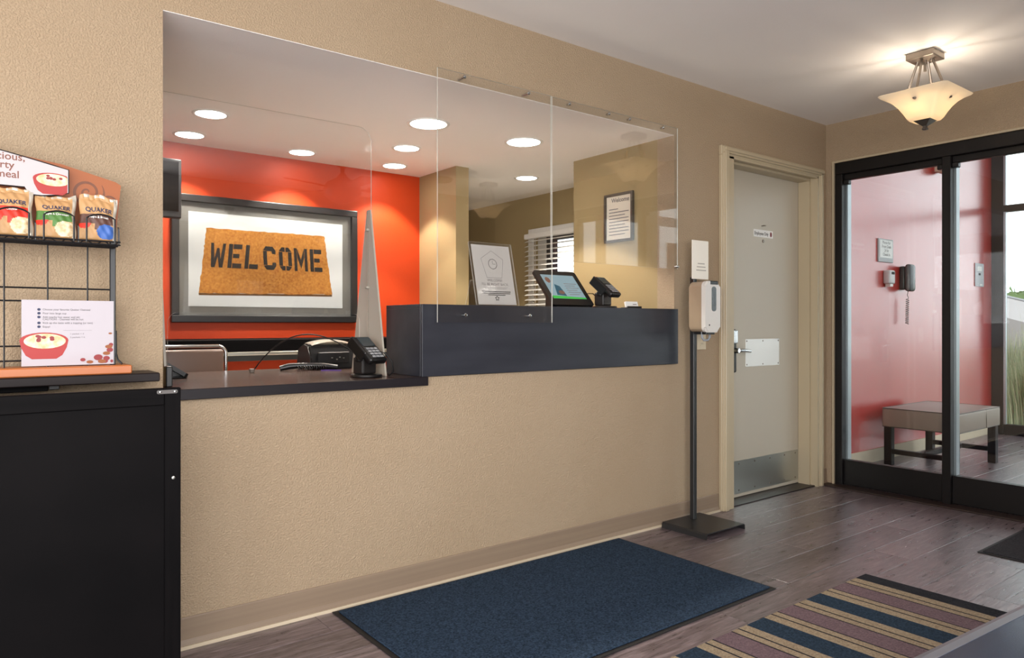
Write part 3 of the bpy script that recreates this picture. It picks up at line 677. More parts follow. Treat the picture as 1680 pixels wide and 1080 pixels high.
# tablets on kiosk stands
def tablet(name, label, X, Y, Z, wdt, hgt, ang, lit=True, rz=0.0):
    t = thing(name, label, 'tablet', (X, Y, Z), 'counter tablets')
    R = Matrix.Translation((X, Y, Z)) @ Matrix.Rotation(rz, 4, 'Z')
    H = R @ Matrix.Translation((0, -.04, .013)) @ Matrix.Rotation(ang, 4, 'X')    # local y runs up the screen
    b = BM(); M = H; prism(b, rrect(-wdt/2, wdt/2, 0, hgt, .014), M, .016); obj('bezel', b, M_black, t)
    b = BM(); s = .030
    if lit:
        flat(b, [(-wdt/2+s, .042), (wdt/2-s, .042), (wdt/2-s, hgt-s), (-wdt/2+s, hgt-s)], M, .0006); sc_ = obj('screen', b, M_screen, t)
        b = BM(); flat(b, [(-wdt/2+s, .042), (wdt/2-s, .042), (wdt/2-s, .051), (-wdt/2+s, .062)], M, .0011); obj('screen_banner', b, M_green, sc_)
        b = BM(); flat(b, [(-.075, .066), (-.012, .060), (-.025, .128), (-.055, .142)], M, .0011); obj('screen_photo', b, M_teal, sc_)
        b = BM(); flat(b, ellipse(-.082, .170, .016, .020, 16), M, .0011); flat(b, ellipse(-.035, .085, .020, .013, 14), M, .0014); obj('screen_portrait', b, mat('lit_screen_skin', '5A4038', .3, emit='7A5648', estr=.3), sc_)
        b = BM()
        for k in range(6): flat(b, [(.012, .145-k*.015), (.012+(.07 if k % 2 else .09), .145-k*.015), (.012+(.07 if k % 2 else .09), .149-k*.015), (.012, .149-k*.015)], M, .0011)
        obj('screen_text', b, M_greyink, sc_)
    else:
        flat(b, [(-wdt/2+s, .034), (wdt/2-s, .034), (wdt/2-s, hgt-s), (-wdt/2+s, hgt-s)], M, .0006); obj('screen', b, mat('dark_screen'), t)
    b = BM(); yb = hgt*math.cos(ang)-.04; zb = hgt*math.sin(ang)
    A = [(-.045, .0), (-.045+yb*.8, 0), (-.045+yb*.8, .004), (-.03, .012)]
    for s_ in (-1, 1):
        a = [b.verts.new(R @ Vector((s_*wdt*.28-.006, -.035, .002))), b.verts.new(R @ Vector((s_*wdt*.28-.006, yb*.72, .002))), b.verts.new(R @ Vector((s_*wdt*.28-.006, yb*.72-.005, zb*.78)))]
        c = [b.verts.new(p.co+(R.to_3x3() @ Vector((.012, 0, 0)))) for p in a]
        b.faces.new(a); b.faces.new(c[::-1])
        for i in range(3): b.faces.new((a[i], c[i], c[(i+1) % 3], a[(i+1) % 3]))
    b2 = box(BM(), -wdt*.4, wdt*.4, -.04, yb*.75, .0005, .006, .002, 1); xform(b2, R)
    obj('stand_leg', b, M_black, t); obj('stand_plate', b2, M_black, t)
    return t
tablet('counter_tablet', 'tilted tablet showing a lit page with green banner on the bar', 2.482, .13, 1.1735, .285, .238, math.radians(49))
tablet('counter_tablet', 'dark tablet on an easel at the wall end of the low worktop', .722, .632, .8725, .25, .19, math.radians(33), False, math.radians(90))
t2 = terminal('payment_terminal', 'card payment terminal on the bar beside the lit tablet', 2.715, .11, 1.1735, math.radians(12))
b = BM(); tube(b, [(2.69, .14, 1.23), (2.67, .15, 1.25), (2.64, .16, 1.25), (2.61, .17, 1.22), (2.60, .19, 1.18)], .003, 6); obj('cable', b, M_black, t2, 60)
ch_ = thing('business_card_holder', 'small holder of white cards near the end of the bar', 'card holder', (2.90, .10, 1.1735))
b = BM(); box(b, 2.845, 2.955, .07, .12, 1.1735, 1.180, .002, 1); box(b, 2.845, 2.955, .066, .070, 1.1735, 1.186, .001, 1); obj('tray', b, M_black, ch_)
b = BM(); H = Matrix.Translation((2.90, .088, 1.181)) @ Matrix.Rotation(math.radians(-15), 4, 'X'); box(b, -.046, .046, -.006, .006, 0, .03); obj('card_pack', xform(b, H), M_paper, ch_)
b = BM(); M = H @ facing_room(0, -.0062, 0); flat(b, [(.005, .012), (.035, .012), (.035, .016), (.005, .016)], M, .0004); obj('card_print', b, M_greyink, ch_)
# acrylic sign holder
sh = thing('acrylic_sign_holder', 'leaning clear sign holder with clock drawing and welcome note on the bar', 'sign', (1.985, .09, 1.1735))
ang = math.radians(77); up = Vector((0, math.cos(ang), math.sin(ang)))
M = basis((1.862, .058, 1.1755), (1, 0, 0), up); wS, hS = .243, .300
b = BM(); prism(b, rrect(0, wS, 0, hS, .004), M, .002, 0, 1); M2 = M @ Matrix.Translation((0, 0, -.0042)); prism(b, rrect(0, wS, 0, hS, .004), M2, .002, 0, 1); obj('acrylic_sleeve', b, [M_acryl, M_acedge], sh)
b = BM(); M3 = M @ Matrix.Translation((0, 0, -.0026)); prism(b, [(.012, .004), (wS-.014, .004), (wS-.014, hS-.012), (.012, hS-.012)], M3, .001); shp = obj('sheet', b, mat('grey_white_sheet', 'D8D4D2', .6), sh)
b = BM()
def ring(bm, cx, cy, r0, r1, M, z=.0004, n=28, sy=1):
    for k in range(n):
        a, c = 2*PI*k/n, 2*PI*(k+1)/n
        flat(bm, [(cx+r0*math.cos(a), cy+r0*sy*math.sin(a)), (cx+r1*math.cos(a), cy+r1*sy*math.sin(a)), (cx+r1*math.cos(c), cy+r1*sy*math.sin(c)), (cx+r0*math.cos(c), cy+r0*sy*math.sin(c))], M, z)
def line(bm, p, q, w, M, z=.0004):
    p, q = Vector(p), Vector(q); d = (q-p).normalized(); n = Vector((-d.y, d.x))*w/2
    flat(bm, [(p+n)[:2], (q+n)[:2], (q-n)[:2], (p-n)[:2]], M, z)
ring(b, .121, .198, .022, .025, M3); line(b, (.121, .198), (.121, .213), .002, M3); line(b, (.121, .198), (.136, .198), .002, M3)
star = [(.121, .262), (.058, .222), (.078, .132), (.164, .132), (.184, .222)]
for i in range(5): line(b, star[i], star[(i+1) % 5], .0014, M3)
text(b, 'WELCOME!', M3, .017, .121, .114, 'CENTER', z=.0004); text(b, "I'LL BE RIGHT BACK.", M3, .017, .121, .095, 'CENTER', z=.0004)
line(b, (.05, .086), (.19, .086), .0014, M3); line(b, (.06, .080), (.18, .080), .0014, M3)
obj('clock_drawing', b, M_greyink, shp)
b = BM()
for k, wv in enumerate((.165, .16, .10)): line(b, (.121-wv/2, .066-k*.008), (.121+wv/2, .066-k*.008), .0035, M3)
st = []
for k in range(10):
    r_ = .012 if k % 2 == 0 else .006; a = PI/2+k*PI/5; st.append((.121+r_*math.cos(a), .034+r_*math.sin(a)))
for i in range(10): line(b, st[i], st[(i+1) % 10], .003, M3)
obj('note_print', b, M_ink, shp)
b = BM(); box(b, 1.862, 2.105, .06, .15, 1.1735, 1.1755); prism(b, [(0, 0), (wS, 0), (wS, .12), (0, .12)], basis((1.862, .15, 1.1755), (1, 0, 0), (0, -.35, 1)), .002, 0, 1); obj('base_foot', b, [M_acryl, M_acedge], sh)

# ------------------------------------------------------------------ left side: ledge, cabinet, cereal rack
lg_ = thing('wall_ledge', 'dark wall ledge carrying the oatmeal display rack', 'shelf', (-.35, -.08, .914))
b = BM(); box(b, -1.4, .513, -.16, -.0005, .913, .940, .003, 1); obj('ledge_board', b, M_espresso, lg_)
b = BM(); box(b, -1.4, .225, -.11, -.0005, .895, .913, .002, 1); obj('support_rail', b, M_blackm, lg_)
b = BM(); box(b, .225, .252, -.12, -.0005, .899, .913, .002, 1); obj('bracket', b, M_black, lg_)

cb = thing('black_cabinet', 'black framed-panel cabinet standing in front of the tan wall', 'cabinet', (-.03, -.58, 0))
X0c, X1c, Yc, Zc = -.55, .487, -.52, .921
Xr = X1c
b = BM(); box(b, X0c+.01, Xr-.001, Yc+.012, -.22, .0, .85, .002, 1); obj('carcass', b, M_blackm, cb)
for nm, a in (('stile', (Xr-.040, Xr, Yc-.006, Yc+.012, .0, Zc)), ('stile', (X0c, X0c+.04, Yc-.006, Yc+.012, 0, Zc)), ('top_frame', (X0c+.04, Xr-.04, Yc-.006, Yc+.012, Zc-.045, Zc)), ('bottom_frame', (X0c+.04, Xr-.04, Yc-.006, Yc+.012, .0, .06))):
    b = BM(); box(b, *a, .002, 1); obj(nm, b, M_blackm, cb)
b = BM(); box(b, X0c+.04, Xr-.04, Yc+.001, Yc+.012, .06, Zc-.045); obj('panel', b, M_blackm, cb)
b = BM(); prism(b, rrect(.428, .479, .906, .916, .004), facing_room(0, Yc-.0062, 0), .002); pl = obj('latch_plate', b, mat('dull_latch_metal', '4A4644', .4, metal=.5), cb); pl['label'] = 'small metal latch plate'
for xx in (.436, .472):
    b = BM(); lathe(b, [(0, -.003), (.003, -.002), (.0035, 0)], (xx, Yc-.0082, .911), 'Y', 8); obj('screw', b, M_chrome, pl)
b = BM(); lathe(b, [(0, -.004), (.004, -.003), (.005, 0)], (.468, Yc-.006, .682), 'Y', 10); obj('bolt', b, M_steel, cb)

rk = thing('oatmeal_display_rack', 'black wire display rack with oatmeal signs on the dark ledge', 'rack', (.0, -.09, .940))
RX0, RX1, RY = -.50, .392, -.10
b = BM(); box(b, RX0-.04, .437, -.15, -.03, .9402, .966, .003, 1); o = obj('base_block', b, M_orangebase, rk); o['label'] = 'orange base strip'
b = BM(); box(b, RX1-.008, RX1+.008, RY-.006, RY+.006, .966, 1.345, .002, 1); obj('post', b, M_wire, rk)
b = BM(); box(b, RX0-.008, RX0+.008, RY-.006, RY+.006, .966, 1.345, .002, 1); obj('post', b, M_wire, rk)
b = BM(); tube(b, [(RX1+.008, RY-.004, 1.07), (RX1+.009, RY-.004, 1.0), (RX1+.012, RY-.012, .982), (RX1+.022, RY-.022, .969)], .003, 6); obj('post_brace', b, M_wire, rk)
for z in (1.01, 1.027, 1.157, 1.195, 1.33):
    if z == 1.01: z = .985
    b = BM(); cyl(b, (RX0, RY, z), (RX1, RY, z), .0028, n=6); obj('wire', b, M_wire, rk)
for x in (.325, .224, .12, .02, -.08, -.18, -.28, -.38):
    b = BM(); cyl(b, (x, RY-.003, .966), (x, RY-.003, 1.33), .0024, n=6); obj('wire', b, M_wire, rk)
# basket
for y, z in ((-.205, 1.322), (-.205, 1.331), (-.165, 1.322), (-.13, 1.322), (-.108, 1.322)):
    b = BM(); cyl(b, (RX0, y, z), (RX1+.004, y, z), .0026, n=6); obj('basket_wire', b, M_wire, rk)
b = BM(); pts = []
for k in range(81):
    pts.append((RX0+(RX1-RX0)*k/80, -.205+.012*(k % 2), 1.3265+.0045*(1 if k % 4 < 2 else -1)))
tube(b, pts, .0017, 5); obj('basket_truss', b, M_wire, rk)
for x in (.392, .289, .186, .08, -.02, -.12, -.22, -.32, -.42):
    b = BM(); tube(b, [(x, RY, 1.37), (x, RY, 1.325), (x, -.205, 1.325), (x, -.205, 1.37), (x, -.190, 1.375)], .0022, 5); obj('divider', b, M_wire, rk)
for xc in (.345, .2415, .135, .03, -.07):
    hw = .036; zt = 1.408
    pts = [(xc-hw, -.209, 1.326), (xc-hw, -.209, zt-.012)]+[(xc-hw+2*hw*k/8, -.209, zt-.010+.010*math.sin(PI*k/8)) for k in range(1, 8)]+[(xc+hw, -.209, zt-.012), (xc+hw, -.209, 1.326)]
    b = BM(); tube(b, pts, .0026, 6); obj('front_hoop', b, M_wire, rk)
# orange back card
b = BM(); M = facing_room(0, RY-.004, 0)
prism(b, [(-.45, 1.34), (.398, 1.34), (.414, 1.515), (.40, 1.524), (.26, 1.560), (-.20, 1.62), (-.45, 1.56)], M, .003); oc_ = obj('back_card', b, M_orangecard, rk); oc_['label'] = 'orange card with brown swirls'
b = BM()
def spiral(bm, cx, cz, r0, turns, w, M, a0=0, sgn=1):
    n = int(turns*26); pr = None
    for k in range(n+1):
        s = k/n; a = a0+sgn*turns*2*PI*(1-s); r = r0*s**.85; ww_ = w*(.55+.45*s)*(1 if s < .9 else (1-s)/.1+.15)
        p = ((cx+(r-ww_/2)*math.cos(a), cz+(r-ww_/2)*math.sin(a)), (cx+(r+ww_/2)*math.cos(a), cz+(r+ww_/2)*math.sin(a)))
        if pr: flat(bm, [pr[0], pr[1], p[1], p[0]], M, .0005)
        pr = p
spiral(b, .325, 1.485, .045, 2.1, .009, M, .6, -1); spiral(b, .385, 1.457, .024, 1.2, .006, M, 2.6, -1)
obj('swirl_print', b, M_swirl, oc_)
# header sign
Mh = facing_room(0, -.150, 0)
hb = [(-.40, 1.474), (.165, 1.476), (.175, 1.457), (.205, 1.456), (.240, 1.461), (.271, 1.470), (.271, 1.537)]
arch = [(.271-.471*s-.2*s*0, 1.537+.068*math.sin(s*PI/2)) for s in [k/14 for k in range(1, 15)]]+[(-.40, 1.60)]
hp = hb+arch
b = BM(); prism(b, hp, Mh, .003, 0, 1); hd = obj('header_sign', b, [mat('header_card', 'B8B0B2', .5), M_wire], rk)
b = BM(); tube(b, [Mh @ Vector((x, z, -.0015)) for x, z in hp], .0022, 6, True); obj('sign_edging', b, M_wire, hd)
b = BM()
for s_, yy, xr in (('Delicious,', 1.548, .1665), ('hearty', 1.524, .141), ('oatmeal', 1.4985, .153)): text(b, s_, Mh, .029, xr, yy, 'RIGHT', bold=.0003)
obj('lettering', b, M_brownink, hd)
def bowl_print(cx, cz, rx, M, host, clipx=None, lo=None):
    cl = (lambda P_: [(min(x, clipx) if clipx else x, z if lo is None else max(z, lo)) for x, z in P_])
    b = BM(); flat(b, cl(ellipse(cx, cz, rx, rx*.38, 30)[15:]+[(cx+rx*.98, cz-rx*.1)][:0]+[(cx+rx, cz)]+[(cx+rx*.62, cz-rx*.86), (cx+rx*.2, cz-rx*.95), (cx-rx*.2, cz-rx*.95), (cx-rx*.62, cz-rx*.86)]) if False else cl([(cx-rx, cz+.0)]+[(cx+rx*math.cos(PI-PI*k/12), cz+rx*.38*math.sin(PI*k/12)) for k in range(13)]+[(cx+rx*.93, cz-rx*.35), (cx+rx*.75, cz-rx*.72), (cx+rx*.5, cz-rx*.9), (cx-rx*.5, cz-rx*.9), (cx-rx*.75, cz-rx*.72), (cx-rx*.93, cz-rx*.35)]), M, .0006); obj('bowl_image', b, M_bowlred, host)
    b = BM(); flat(b, cl(ellipse(cx+rx*.03, cz-rx*.04, rx*.86, rx*.36, 26)), M, .0009); obj('oatmeal_image', b, M_oat, host)
    b = BM(); rg = random.Random(int(cx*1000))
    for _ in range(7):
        ex, ez = cx+rg.uniform(-.3, .45)*rx, cz+rg.uniform(-.02, .22)*rx; flat(b, cl(ellipse(ex, ez, rx*.10, rx*.075, 10)), M, .0012+_*.00005)
    obj('berry_image', b, M_berry, host)
bowl_print(.232, 1.505, .048, Mh, hd, .268, 1.4605)
# instruction card
Mc = facing_room(0, RY-.010, 0)
cx0, cx1, cz0, cz1 = .160, .3935, .969, 1.160
b = BM(); prism(b, [(cx0, cz0), (cx1, cz0), (cx1, cz1), (cx0, cz1)], Mc, .002, 0, 1); ic = obj('instruction_card', b, [mat('lilac_white_card', 'B2ABB2', .5), M_wire], rk)
b = BM()
rows_ = [('Choose your favorite Quaker Oatmeal', 1.130), ('Pour into large cup', 1.119), ('Add nearby hot water and stir', 1.108), ('CAUTION - Oatmeal will be hot', 1.1015), ('Kick up the taste with a topping (or two)', 1.091), ('Enjoy!', 1.080)]
for s_, z in rows_: text(b, s_, Mc, .0076, .211, z, bold=.0001)
text(b, '1 packet = 4', Mc, .007, .279, 1.0590); text(b, '2 packets = 6', Mc, .007, .279, 1.0490)
line(b, (.262, 1.0715), (.335, 1.0715), .0005, Mc, .0006)
obj('lettering', b, M_greyink, ic)
b = BM()
for z in (1.1325, 1.1215, 1.1105, 1.0935, 1.0825): flat(b, ellipse(.202, z, .0042, .0038, 14), Mc, .0006)
obj('number_dots', b, M_navyink, ic)
bowl_print(.215, 1.043, .060, Mc, ic, None, .9705)
for (x, z, r_) in ((.312, .984, .007), (.352, .990, .012), (.374, .987, .009), (.383, 1.012, .009), (.386, 1.028, .007), (.370, .975, .008), (.388, .978, .006)):
    b = BM(); flat(b, ellipse(x, max(z, .972+r_*.8), min(r_, .392-x), r_*.75, 14), Mc, .0007+x*.0005); obj('berry_image', b, M_berry, ic)
for (x, z, r_) in ((.330, .977, .009), (.362, .978, .011), (.374, 1.002, .010), (.380, 1.022, .010), (.384, 1.062, .005)):
    b = BM(); flat(b, ellipse(x, z, r_, r_*.55, 14), Mc, .0011+x*.0005); obj('almond_image', b, mat('almond_print', '8E5026', .6), ic)

# packets
def packet(label, X, Z, w, h, band, name2, tilt=0.0, squash=0.0, fruit=M_redprint, bowl=M_oat):
    Y = -.172
    R = Matrix.Translation((X, Y, Z)) @ Matrix.Rotation(tilt, 4, 'Y') @ Matrix.Rotation(math.radians(-9), 4, 'X')
    def surf(u, v, s):     # u,v in 0..1 ; s=-1 front
        bulge = (math.sin(PI*u)**.55)*(math.sin(PI*min(1, v*1.05+.06))**.6 if v < .90 else 0)*.020
        wr_ = .0022*math.sin(u*23+v*7)*math.sin(v*17+u*5)*(1 if .05 < u < .95 else 0)
        sag = squash*math.sin(PI*u*.9+.4)*(v**3)*.012
        return Vector(((u-.5)*w+.004*math.sin(v*9)*(u-.5), s*(bulge+wr_)+(.010*squash*v*v), v*h-sag+.0025*math.sin(u*14)*v**4))
    b = BM(); nu, nv = 40, 52; G = {}
    for s in (-1, 1):
        for i in range(nu+1):
            for j in range(nv+1):
                edge = i in (0, nu) or j in (0, nv)
                key = (0 if edge else s, i, j)
                if key not in G: G[key] = b.verts.new(R @ surf(i/nu, j/nv, s if not edge else 0))
    for s in (-1, 1):
        for i in range(nu):
            for j in range(nv):
                q = [G[(0 if (a in (0, nu) or c in (0, nv)) else s, a, c)] for a, c in ((i, j), (i+1, j), (i+1, j+1), (i, j+1))]
                f = b.faces.new(q if s < 0 else q[::-1]); u, v_ = (i+.5)/nu, (j+.5)/nv
                mi = 0
                if s < 0:
                    if u > .90 or v_ > .95: mi = 1
                    elif .36 < v_ < .58: mi = 2
                    elif v_ <= .36:
                        mi = 0
                        if ((u-.72)/.26)**2+((v_-.20)/.17)**2 < 1: mi = 3
                        if ((u-.14)/.15)**2+((v_-.34)/.10)**2 < 1: mi = 4
                        if .4 < u < .62 and .24 < v_ < .36 and mi == 0: mi = 2
                f.material_index = mi
    o = obj('oatmeal_packet', b, [M_kraft, M_foil, band, bowl, fruit], None, 60, recalc=True)
    tag(o, label, 'packet', 'oatmeal packets in the wire basket')
    def warp(p):
        u, v_ = p.x/w+.5, p.y/h
        q = surf(max(0, min(1, u)), max(0, min(1, v_)), -1); q.y -= .0012; return q
    b = BM(); text(b, 'QUAKER', R, .0175, 0, h*.63, 'CENTER', bold=.0004, warp=warp); obj('brand_lettering', b, M_navyink, o)
    b = BM(); text(b, name2, R, .0095, 0, h*.49, 'CENTER', bold=.0002, warp=warp, sx=.85); obj('flavour_lettering', b, M_paper, o)
    return o
packet('kraft oatmeal packet with red band, leftmost in view in the wire basket', .1335, 1.334, .100, .140, M_redprint, 'Original', 0, .2)
packet('kraft oatmeal packet with green band, middle of the wire basket', .2375, 1.334, .098, .133, M_greenprint, 'Apple & Cinnamon', .02, .7)
packet('kraft oatmeal packet with brown band and crumpled top at the rack end', .341, 1.334, .096, .128, M_brownprint, 'Maple & Brown', .04, -.8, bowl=M_blueprint)

# ------------------------------------------------------------------ sanitizer stand, outlet
ss = thing('sanitizer_stand', 'hand sanitizer dispenser on a black pole stand beside the counter wall', 'sanitizer stand', (3.18, -.16, 0))
b = BM(); prof = [(-.165, 0), (-.163, .022), (-.155, .030), (.155, .030), (.163, .022), (.165, 0), (.160, 0), (.158, .019), (.152, .025), (-.152, .025), (-.158, .019), (-.160, 0)]
cxs, y0s, y1s = 3.175, -.315, -.025
A = [b.verts.new((cxs+x, y0s, z)) for x, z in prof]; B2 = [b.verts.new((cxs+x, y1s, z)) for x, z in prof]; n = len(prof)
for i in range(n): b.faces.new((A[i], A[(i+1) % n], B2[(i+1) % n], B2[i]))
b.faces.new(A); b.faces.new(B2); obj('base_plate', b, mat('dark_grey_powder_coat', '2B2B2C', .4, metal=.2), ss)
b = BM(); box(b, 3.185, 3.213, -.100, -.072, .029, 1.345, .003, 1); obj('pole', b, mat('dark_grey_powder_coat'), ss)
b = BM(); M = basis((0, 0, 0), (1, 0, 0), (0, 0, 1))
prism(b, rrect(3.138, 3.262, 1.048, 1.316, .028, 6), facing_room(0, -.190, 0), .085); bmesh.ops.bevel(b, geom=[e for e in b.edges], offset=.004, segments=2, affect='EDGES', clamp_overlap=True); dp = obj('dispenser_back', b, mat('taupe_plastic', 'A08C74', .4), ss, 45)
b = BM(); prism(b, rrect(3.136, 3.264, 1.046, 1.318, .028, 6), facing_room(0, -.214, 0), .026); bmesh.ops.bevel(b, geom=[e for e in b.edges if abs(e.verts[0].co.y+.214) < 1e-4 and abs(e.verts[1].co.y+.214) < 1e-4], offset=.010, segments=3, affect='EDGES'); cv = obj('dispenser_cover', b, mat('white_plastic_cover', 'D6D2CC', .3), ss, 45)
b = BM(); prism(b, rrect(3.188, 3.228, 1.158, 1.290, .016, 5), facing_room(0, -.2145, 0), .004); obj('sight_window', b, mat('glossy_dark_window', '15140F', .08), cv)
b = BM(); box(b, 3.175, 3.245, -.2146, -.19, 1.298, 1.3205, .003, 1); obj('push_bar', b, M_black, cv)
b = BM(); lathe(b, [(0, -.002), (.004, -.001), (.005, 0)], (3.17, -.214, 1.085), 'Y', 10); obj('indicator', b, M_ink, cv)
b = BM(); tube(b, [(3.165, -.17, 1.05), (3.165, -.17, 1.02), (3.180, -.17, 1.004), (3.215, -.17, 1.004), (3.23, -.17, 1.02), (3.23, -.17, 1.05)], .006, 8); obj('drip_tray', b, mat('clear_grey_plastic', '9EA3AA', .2), ss, 60)
b = BM(); box(b, 3.16, 3.235, -.20, -.12, 1.035, 1.049, .002, 1); obj('nozzle_block', b, M_black, ss)
b = BM(); box(b, 3.165, 3.305, -.106, -.1005, 1.335, 1.546, .001, 1); sc2 = obj('sign_card', b, mat('cream_white_card', 'EEE8DC', .4), ss)
b = BM(); M = facing_room(3.165, -.1063, 1.335)
for k, wv in enumerate((.06, .075, .085)): line(b, (.075-wv/2, .085-k*.018), (.075+wv/2, .085-k*.018), .006, M)
obj('card_print', b, mat('pale_grey_ink', 'B6B0A6', .7), sc2)
ol = thing('wall_outlet', 'beige electrical outlet on the wall behind the sanitizer pole', 'outlet', (3.377, -.004, .95))
b = BM(); box(b, 3.338, 3.416, -.006, -.0005, .945, 1.06, .002, 1); obj('cover_plate', b, mat('ivory_plate', 'CBBCA0', .4), ol)
for zz in (.978, 1.025):
    b = BM(); prism(b, rrect(3.362, 3.392, zz-.014, zz+.014, .010), facing_room(0, -.0075, 0), .0015); so = obj('socket', b, mat('ivory_plate'), ol)
    b = BM()
    for dx in (-.006, .006): box(b, 3.377+dx-.001, 3.377+dx+.001, -.0079, -.0076, zz-.004, zz+.006)
    obj('slot', b, M_ink, so)

# ------------------------------------------------------------------ mats and rug
def floormat(name, label, x0, x1, y0, y1, m):
    t = thing(name, label, 'mat', ((x0+x1)/2, (y0+y1)/2, 0))
    b = BM(); box(b, x0-.018, x1+.018, y0-.018, y1+.018, .0005, .004, .0015, 1); obj('rubber_border', b, M_rubber, t)
    b = BM(); box(b, x0, x1, y0, y1, .004, .010, .003, 2); obj('pile', b, m, t); return t
floormat('entrance_mat', 'large navy carpet mat on the floor below the counter', 1.155, 2.665, -.895, -.042, M_mat)
floormat('entrance_mat', 'charcoal mat at the edge of view before the storefront', 3.89, 4.62, -2.2, -1.245, M_matgrey)
rn = thing('striped_rug', 'striped rug in cream, mauve and navy bands on the plank floor', 'rug', (1.9, -1.45, 0))
x = 3.128; k = 0; seq = [(M_s_cream, .045), (M_s_black, .008), (M_s_cream, .032), (M_s_black, .007), (M_s_mauve, .100), (M_s_black, .007), (M_s_cream, .032), (M_s_black, .008), (M_s_cream, .045), (M_s_navy, .109)]
ry0, ry1 = -1.86, -1.06
b = BM(); box(b, .62, 3.135, ry0-.008, ry1+.006, .0005, .007, .002, 1); obj('backing', b, M_rubber, rn)
def stripe(xa, xb, m):
    bb = BM(); box(bb, xa, xb, ry0, ry1, .005, .0105, .001, 1); obj('stripe', bb, m, rn)
stripe(3.043, 3.128, M_s_black); x = 3.043
while x > .75:
    for m, w_ in seq:
        if x-w_ < .63: break
        stripe(x-w_, x, m); x -= w_
    else: continue
    break

# ------------------------------------------------------------------ table corner at bottom right
tb = thing('dining_table', 'dark glossy table top at the bottom corner of the view', 'table', (1.3, -2.62, 0))
Rt = Matrix.Translation((0.985, -2.242, 0)) @ Matrix.Rotation(math.radians(-4.3), 4, 'Z')
M_tab = mat('black_laminate_sky_sheen', '1A2638', .2, spec=.7)  # blue of the sky sheen put into the laminate colour
b = BM(); box(b, -.55, 1.0, -.75, -.018, .692, .72); obj('table_top', xform(b, Rt), M_tab, tb)
b = BM(); P = [(0, .69), (0, .712), (-.004, .719), (-.010, .7205), (-.020, .7205), (-.020, .69)]
A = [b.verts.new((-.55, y, z)) for y, z in P]; B2 = [b.verts.new((1.0, y, z)) for y, z in P]
for i in range(6): b.faces.new((A[i], A[(i+1) % 6], B2[(i+1) % 6], B2[i]))
b.faces.new(A); b.faces.new(B2); obj('edge_band', xform(b, Rt), mat('edge_band_sky_sheen', '55565C', .35), tb)  # lighter grey stands in for sky reflected along the bevel
for lx, ly in ((-.48, -.08), (.93, -.08), (-.48, -.68), (.93, -.68)):
    b = BM(); box(b, lx-.025, lx+.025, ly-.025, ly+.025, 0, .692, .003, 1); obj('leg', xform(b, Rt), M_espresso, tb)

# ------------------------------------------------------------------ pendant lamps, fan
def pendant(label, X, Y):
    t = thing('pendant_lamp', label, 'lamp', (X, Y, 2.06), 'square glass pendant lamps')
    b = BM(); box(b, X-.066, X+.066, Y-.066, Y+.066, 2.416, CH-.0005, .004, 2); can = obj('ceiling_canopy', b, M_nickel, t)
    b = BM(); lathe(b, [(0, -.012), (.006, -.010), (.007, 0)], (X, Y-.03, 2.416), 'Z', 10); obj('canopy_screw', b, M_nickel, can)
    for dx, dy in ((1, 0), (-1, 0), (0, 1), (0, -1)):
        b = BM(); tube(b, [(X+dx*.034, Y+dy*.034, 2.418), (X+dx*.108, Y+dy*.108, 2.212)], .0065, 8); rd = obj('rod', b, M_nickel, t)
        b = BM(); lathe(b, [(0, -.011), (.009, -.009), (.010, .009), (0, .011)], (X+dx*.113, Y+dy*.113, 2.208), 'X' if dx else 'Y', 10); obj('rod_knob', b, M_nickel, rd)
    b = BM(); cyl(b, (X, Y, 2.36), (X, Y, 2.418), .007); cyl(b, (X, Y, 2.11), (X, Y, 2.24), .006); obj('center_stem', b, M_nickel, t)
    # square flared bowl
    prof = [(.040, 2.113), (.058, 2.113), (.068, 2.125), (.080, 2.150), (.096, 2.178), (.116, 2.203), (.138, 2.221), (.160, 2.233), (.165, 2.240), (.161, 2.243), (.136, 2.229), (.112, 2.211), (.092, 2.186), (.076, 2.158), (.062, 2.132), (.054, 2.119), (.040, 2.119)]
    b = BM(); rings = []
    for h, z in prof:
        r_ = min(.022, h*.35); rings.append([b.verts.new((X+x_, Y+y_, z)) for x_, y_ in rrect(-h, h, -h, h, r_, 3)])
    m = len(rings[0])
    for A, B2 in zip(rings, rings[1:]):
        for i in range(m): b.faces.new((A[i], A[(i+1) % m], B2[(i+1) % m], B2[i]))
    b.faces.new(rings[-1]); b.faces.new(rings[0][::-1]); obj('glass_shade', b, M_shade, t, 50)
    b = BM(); a = [b.verts.new((X+sx*.040, Y+sy*.040, 2.112)) for sx, sy in ((-1, -1), (1, -1), (1, 1), (-1, 1))]; c = [b.verts.new((X+sx*.010, Y+sy*.010, 2.086)) for sx, sy in ((-1, -1), (1, -1), (1, 1), (-1, 1))]
    for i in range(4): b.faces.new((a[i], a[(i+1) % 4], c[(i+1) % 4], c[i]))
    b.faces.new(a); b.faces.new(c)
    box(b, X-.008, X+.008, Y-.008, Y+.008, 2.076, 2.087); box(b, X-.012, X+.012, Y-.012, Y+.012, 2.066, 2.077, .003, 1); obj('finial', b, mat('dark_nickel', '6A645E', .35, metal=.8), t)
    for s_ in (-1, 1):
        b = BM(); lathe(b, [(0, -.03), (.012, -.026), (.019, -.008), (.017, .010), (.010, .022), (0, .024)], (X+s_*.042, Y-s_*.02, 2.185), 'Z', 14); obj('bulb', b, M_bulb, t, 60)
        ld = bpy.data.lights.new('bulb_light', 'POINT'); ld.energy = 3.8; ld.color = (1, .88, .74); ld.shadow_soft_size = .015
        lo = bpy.data.objects.new('bulb_light', ld); COL.objects.link(lo); lo.parent = t; lo.location = (s_*.042, -s_*.02, 2.205-2.06)
    return t
pendant('square flared glass pendant lamp hanging before the storefront', 3.87, -.995)
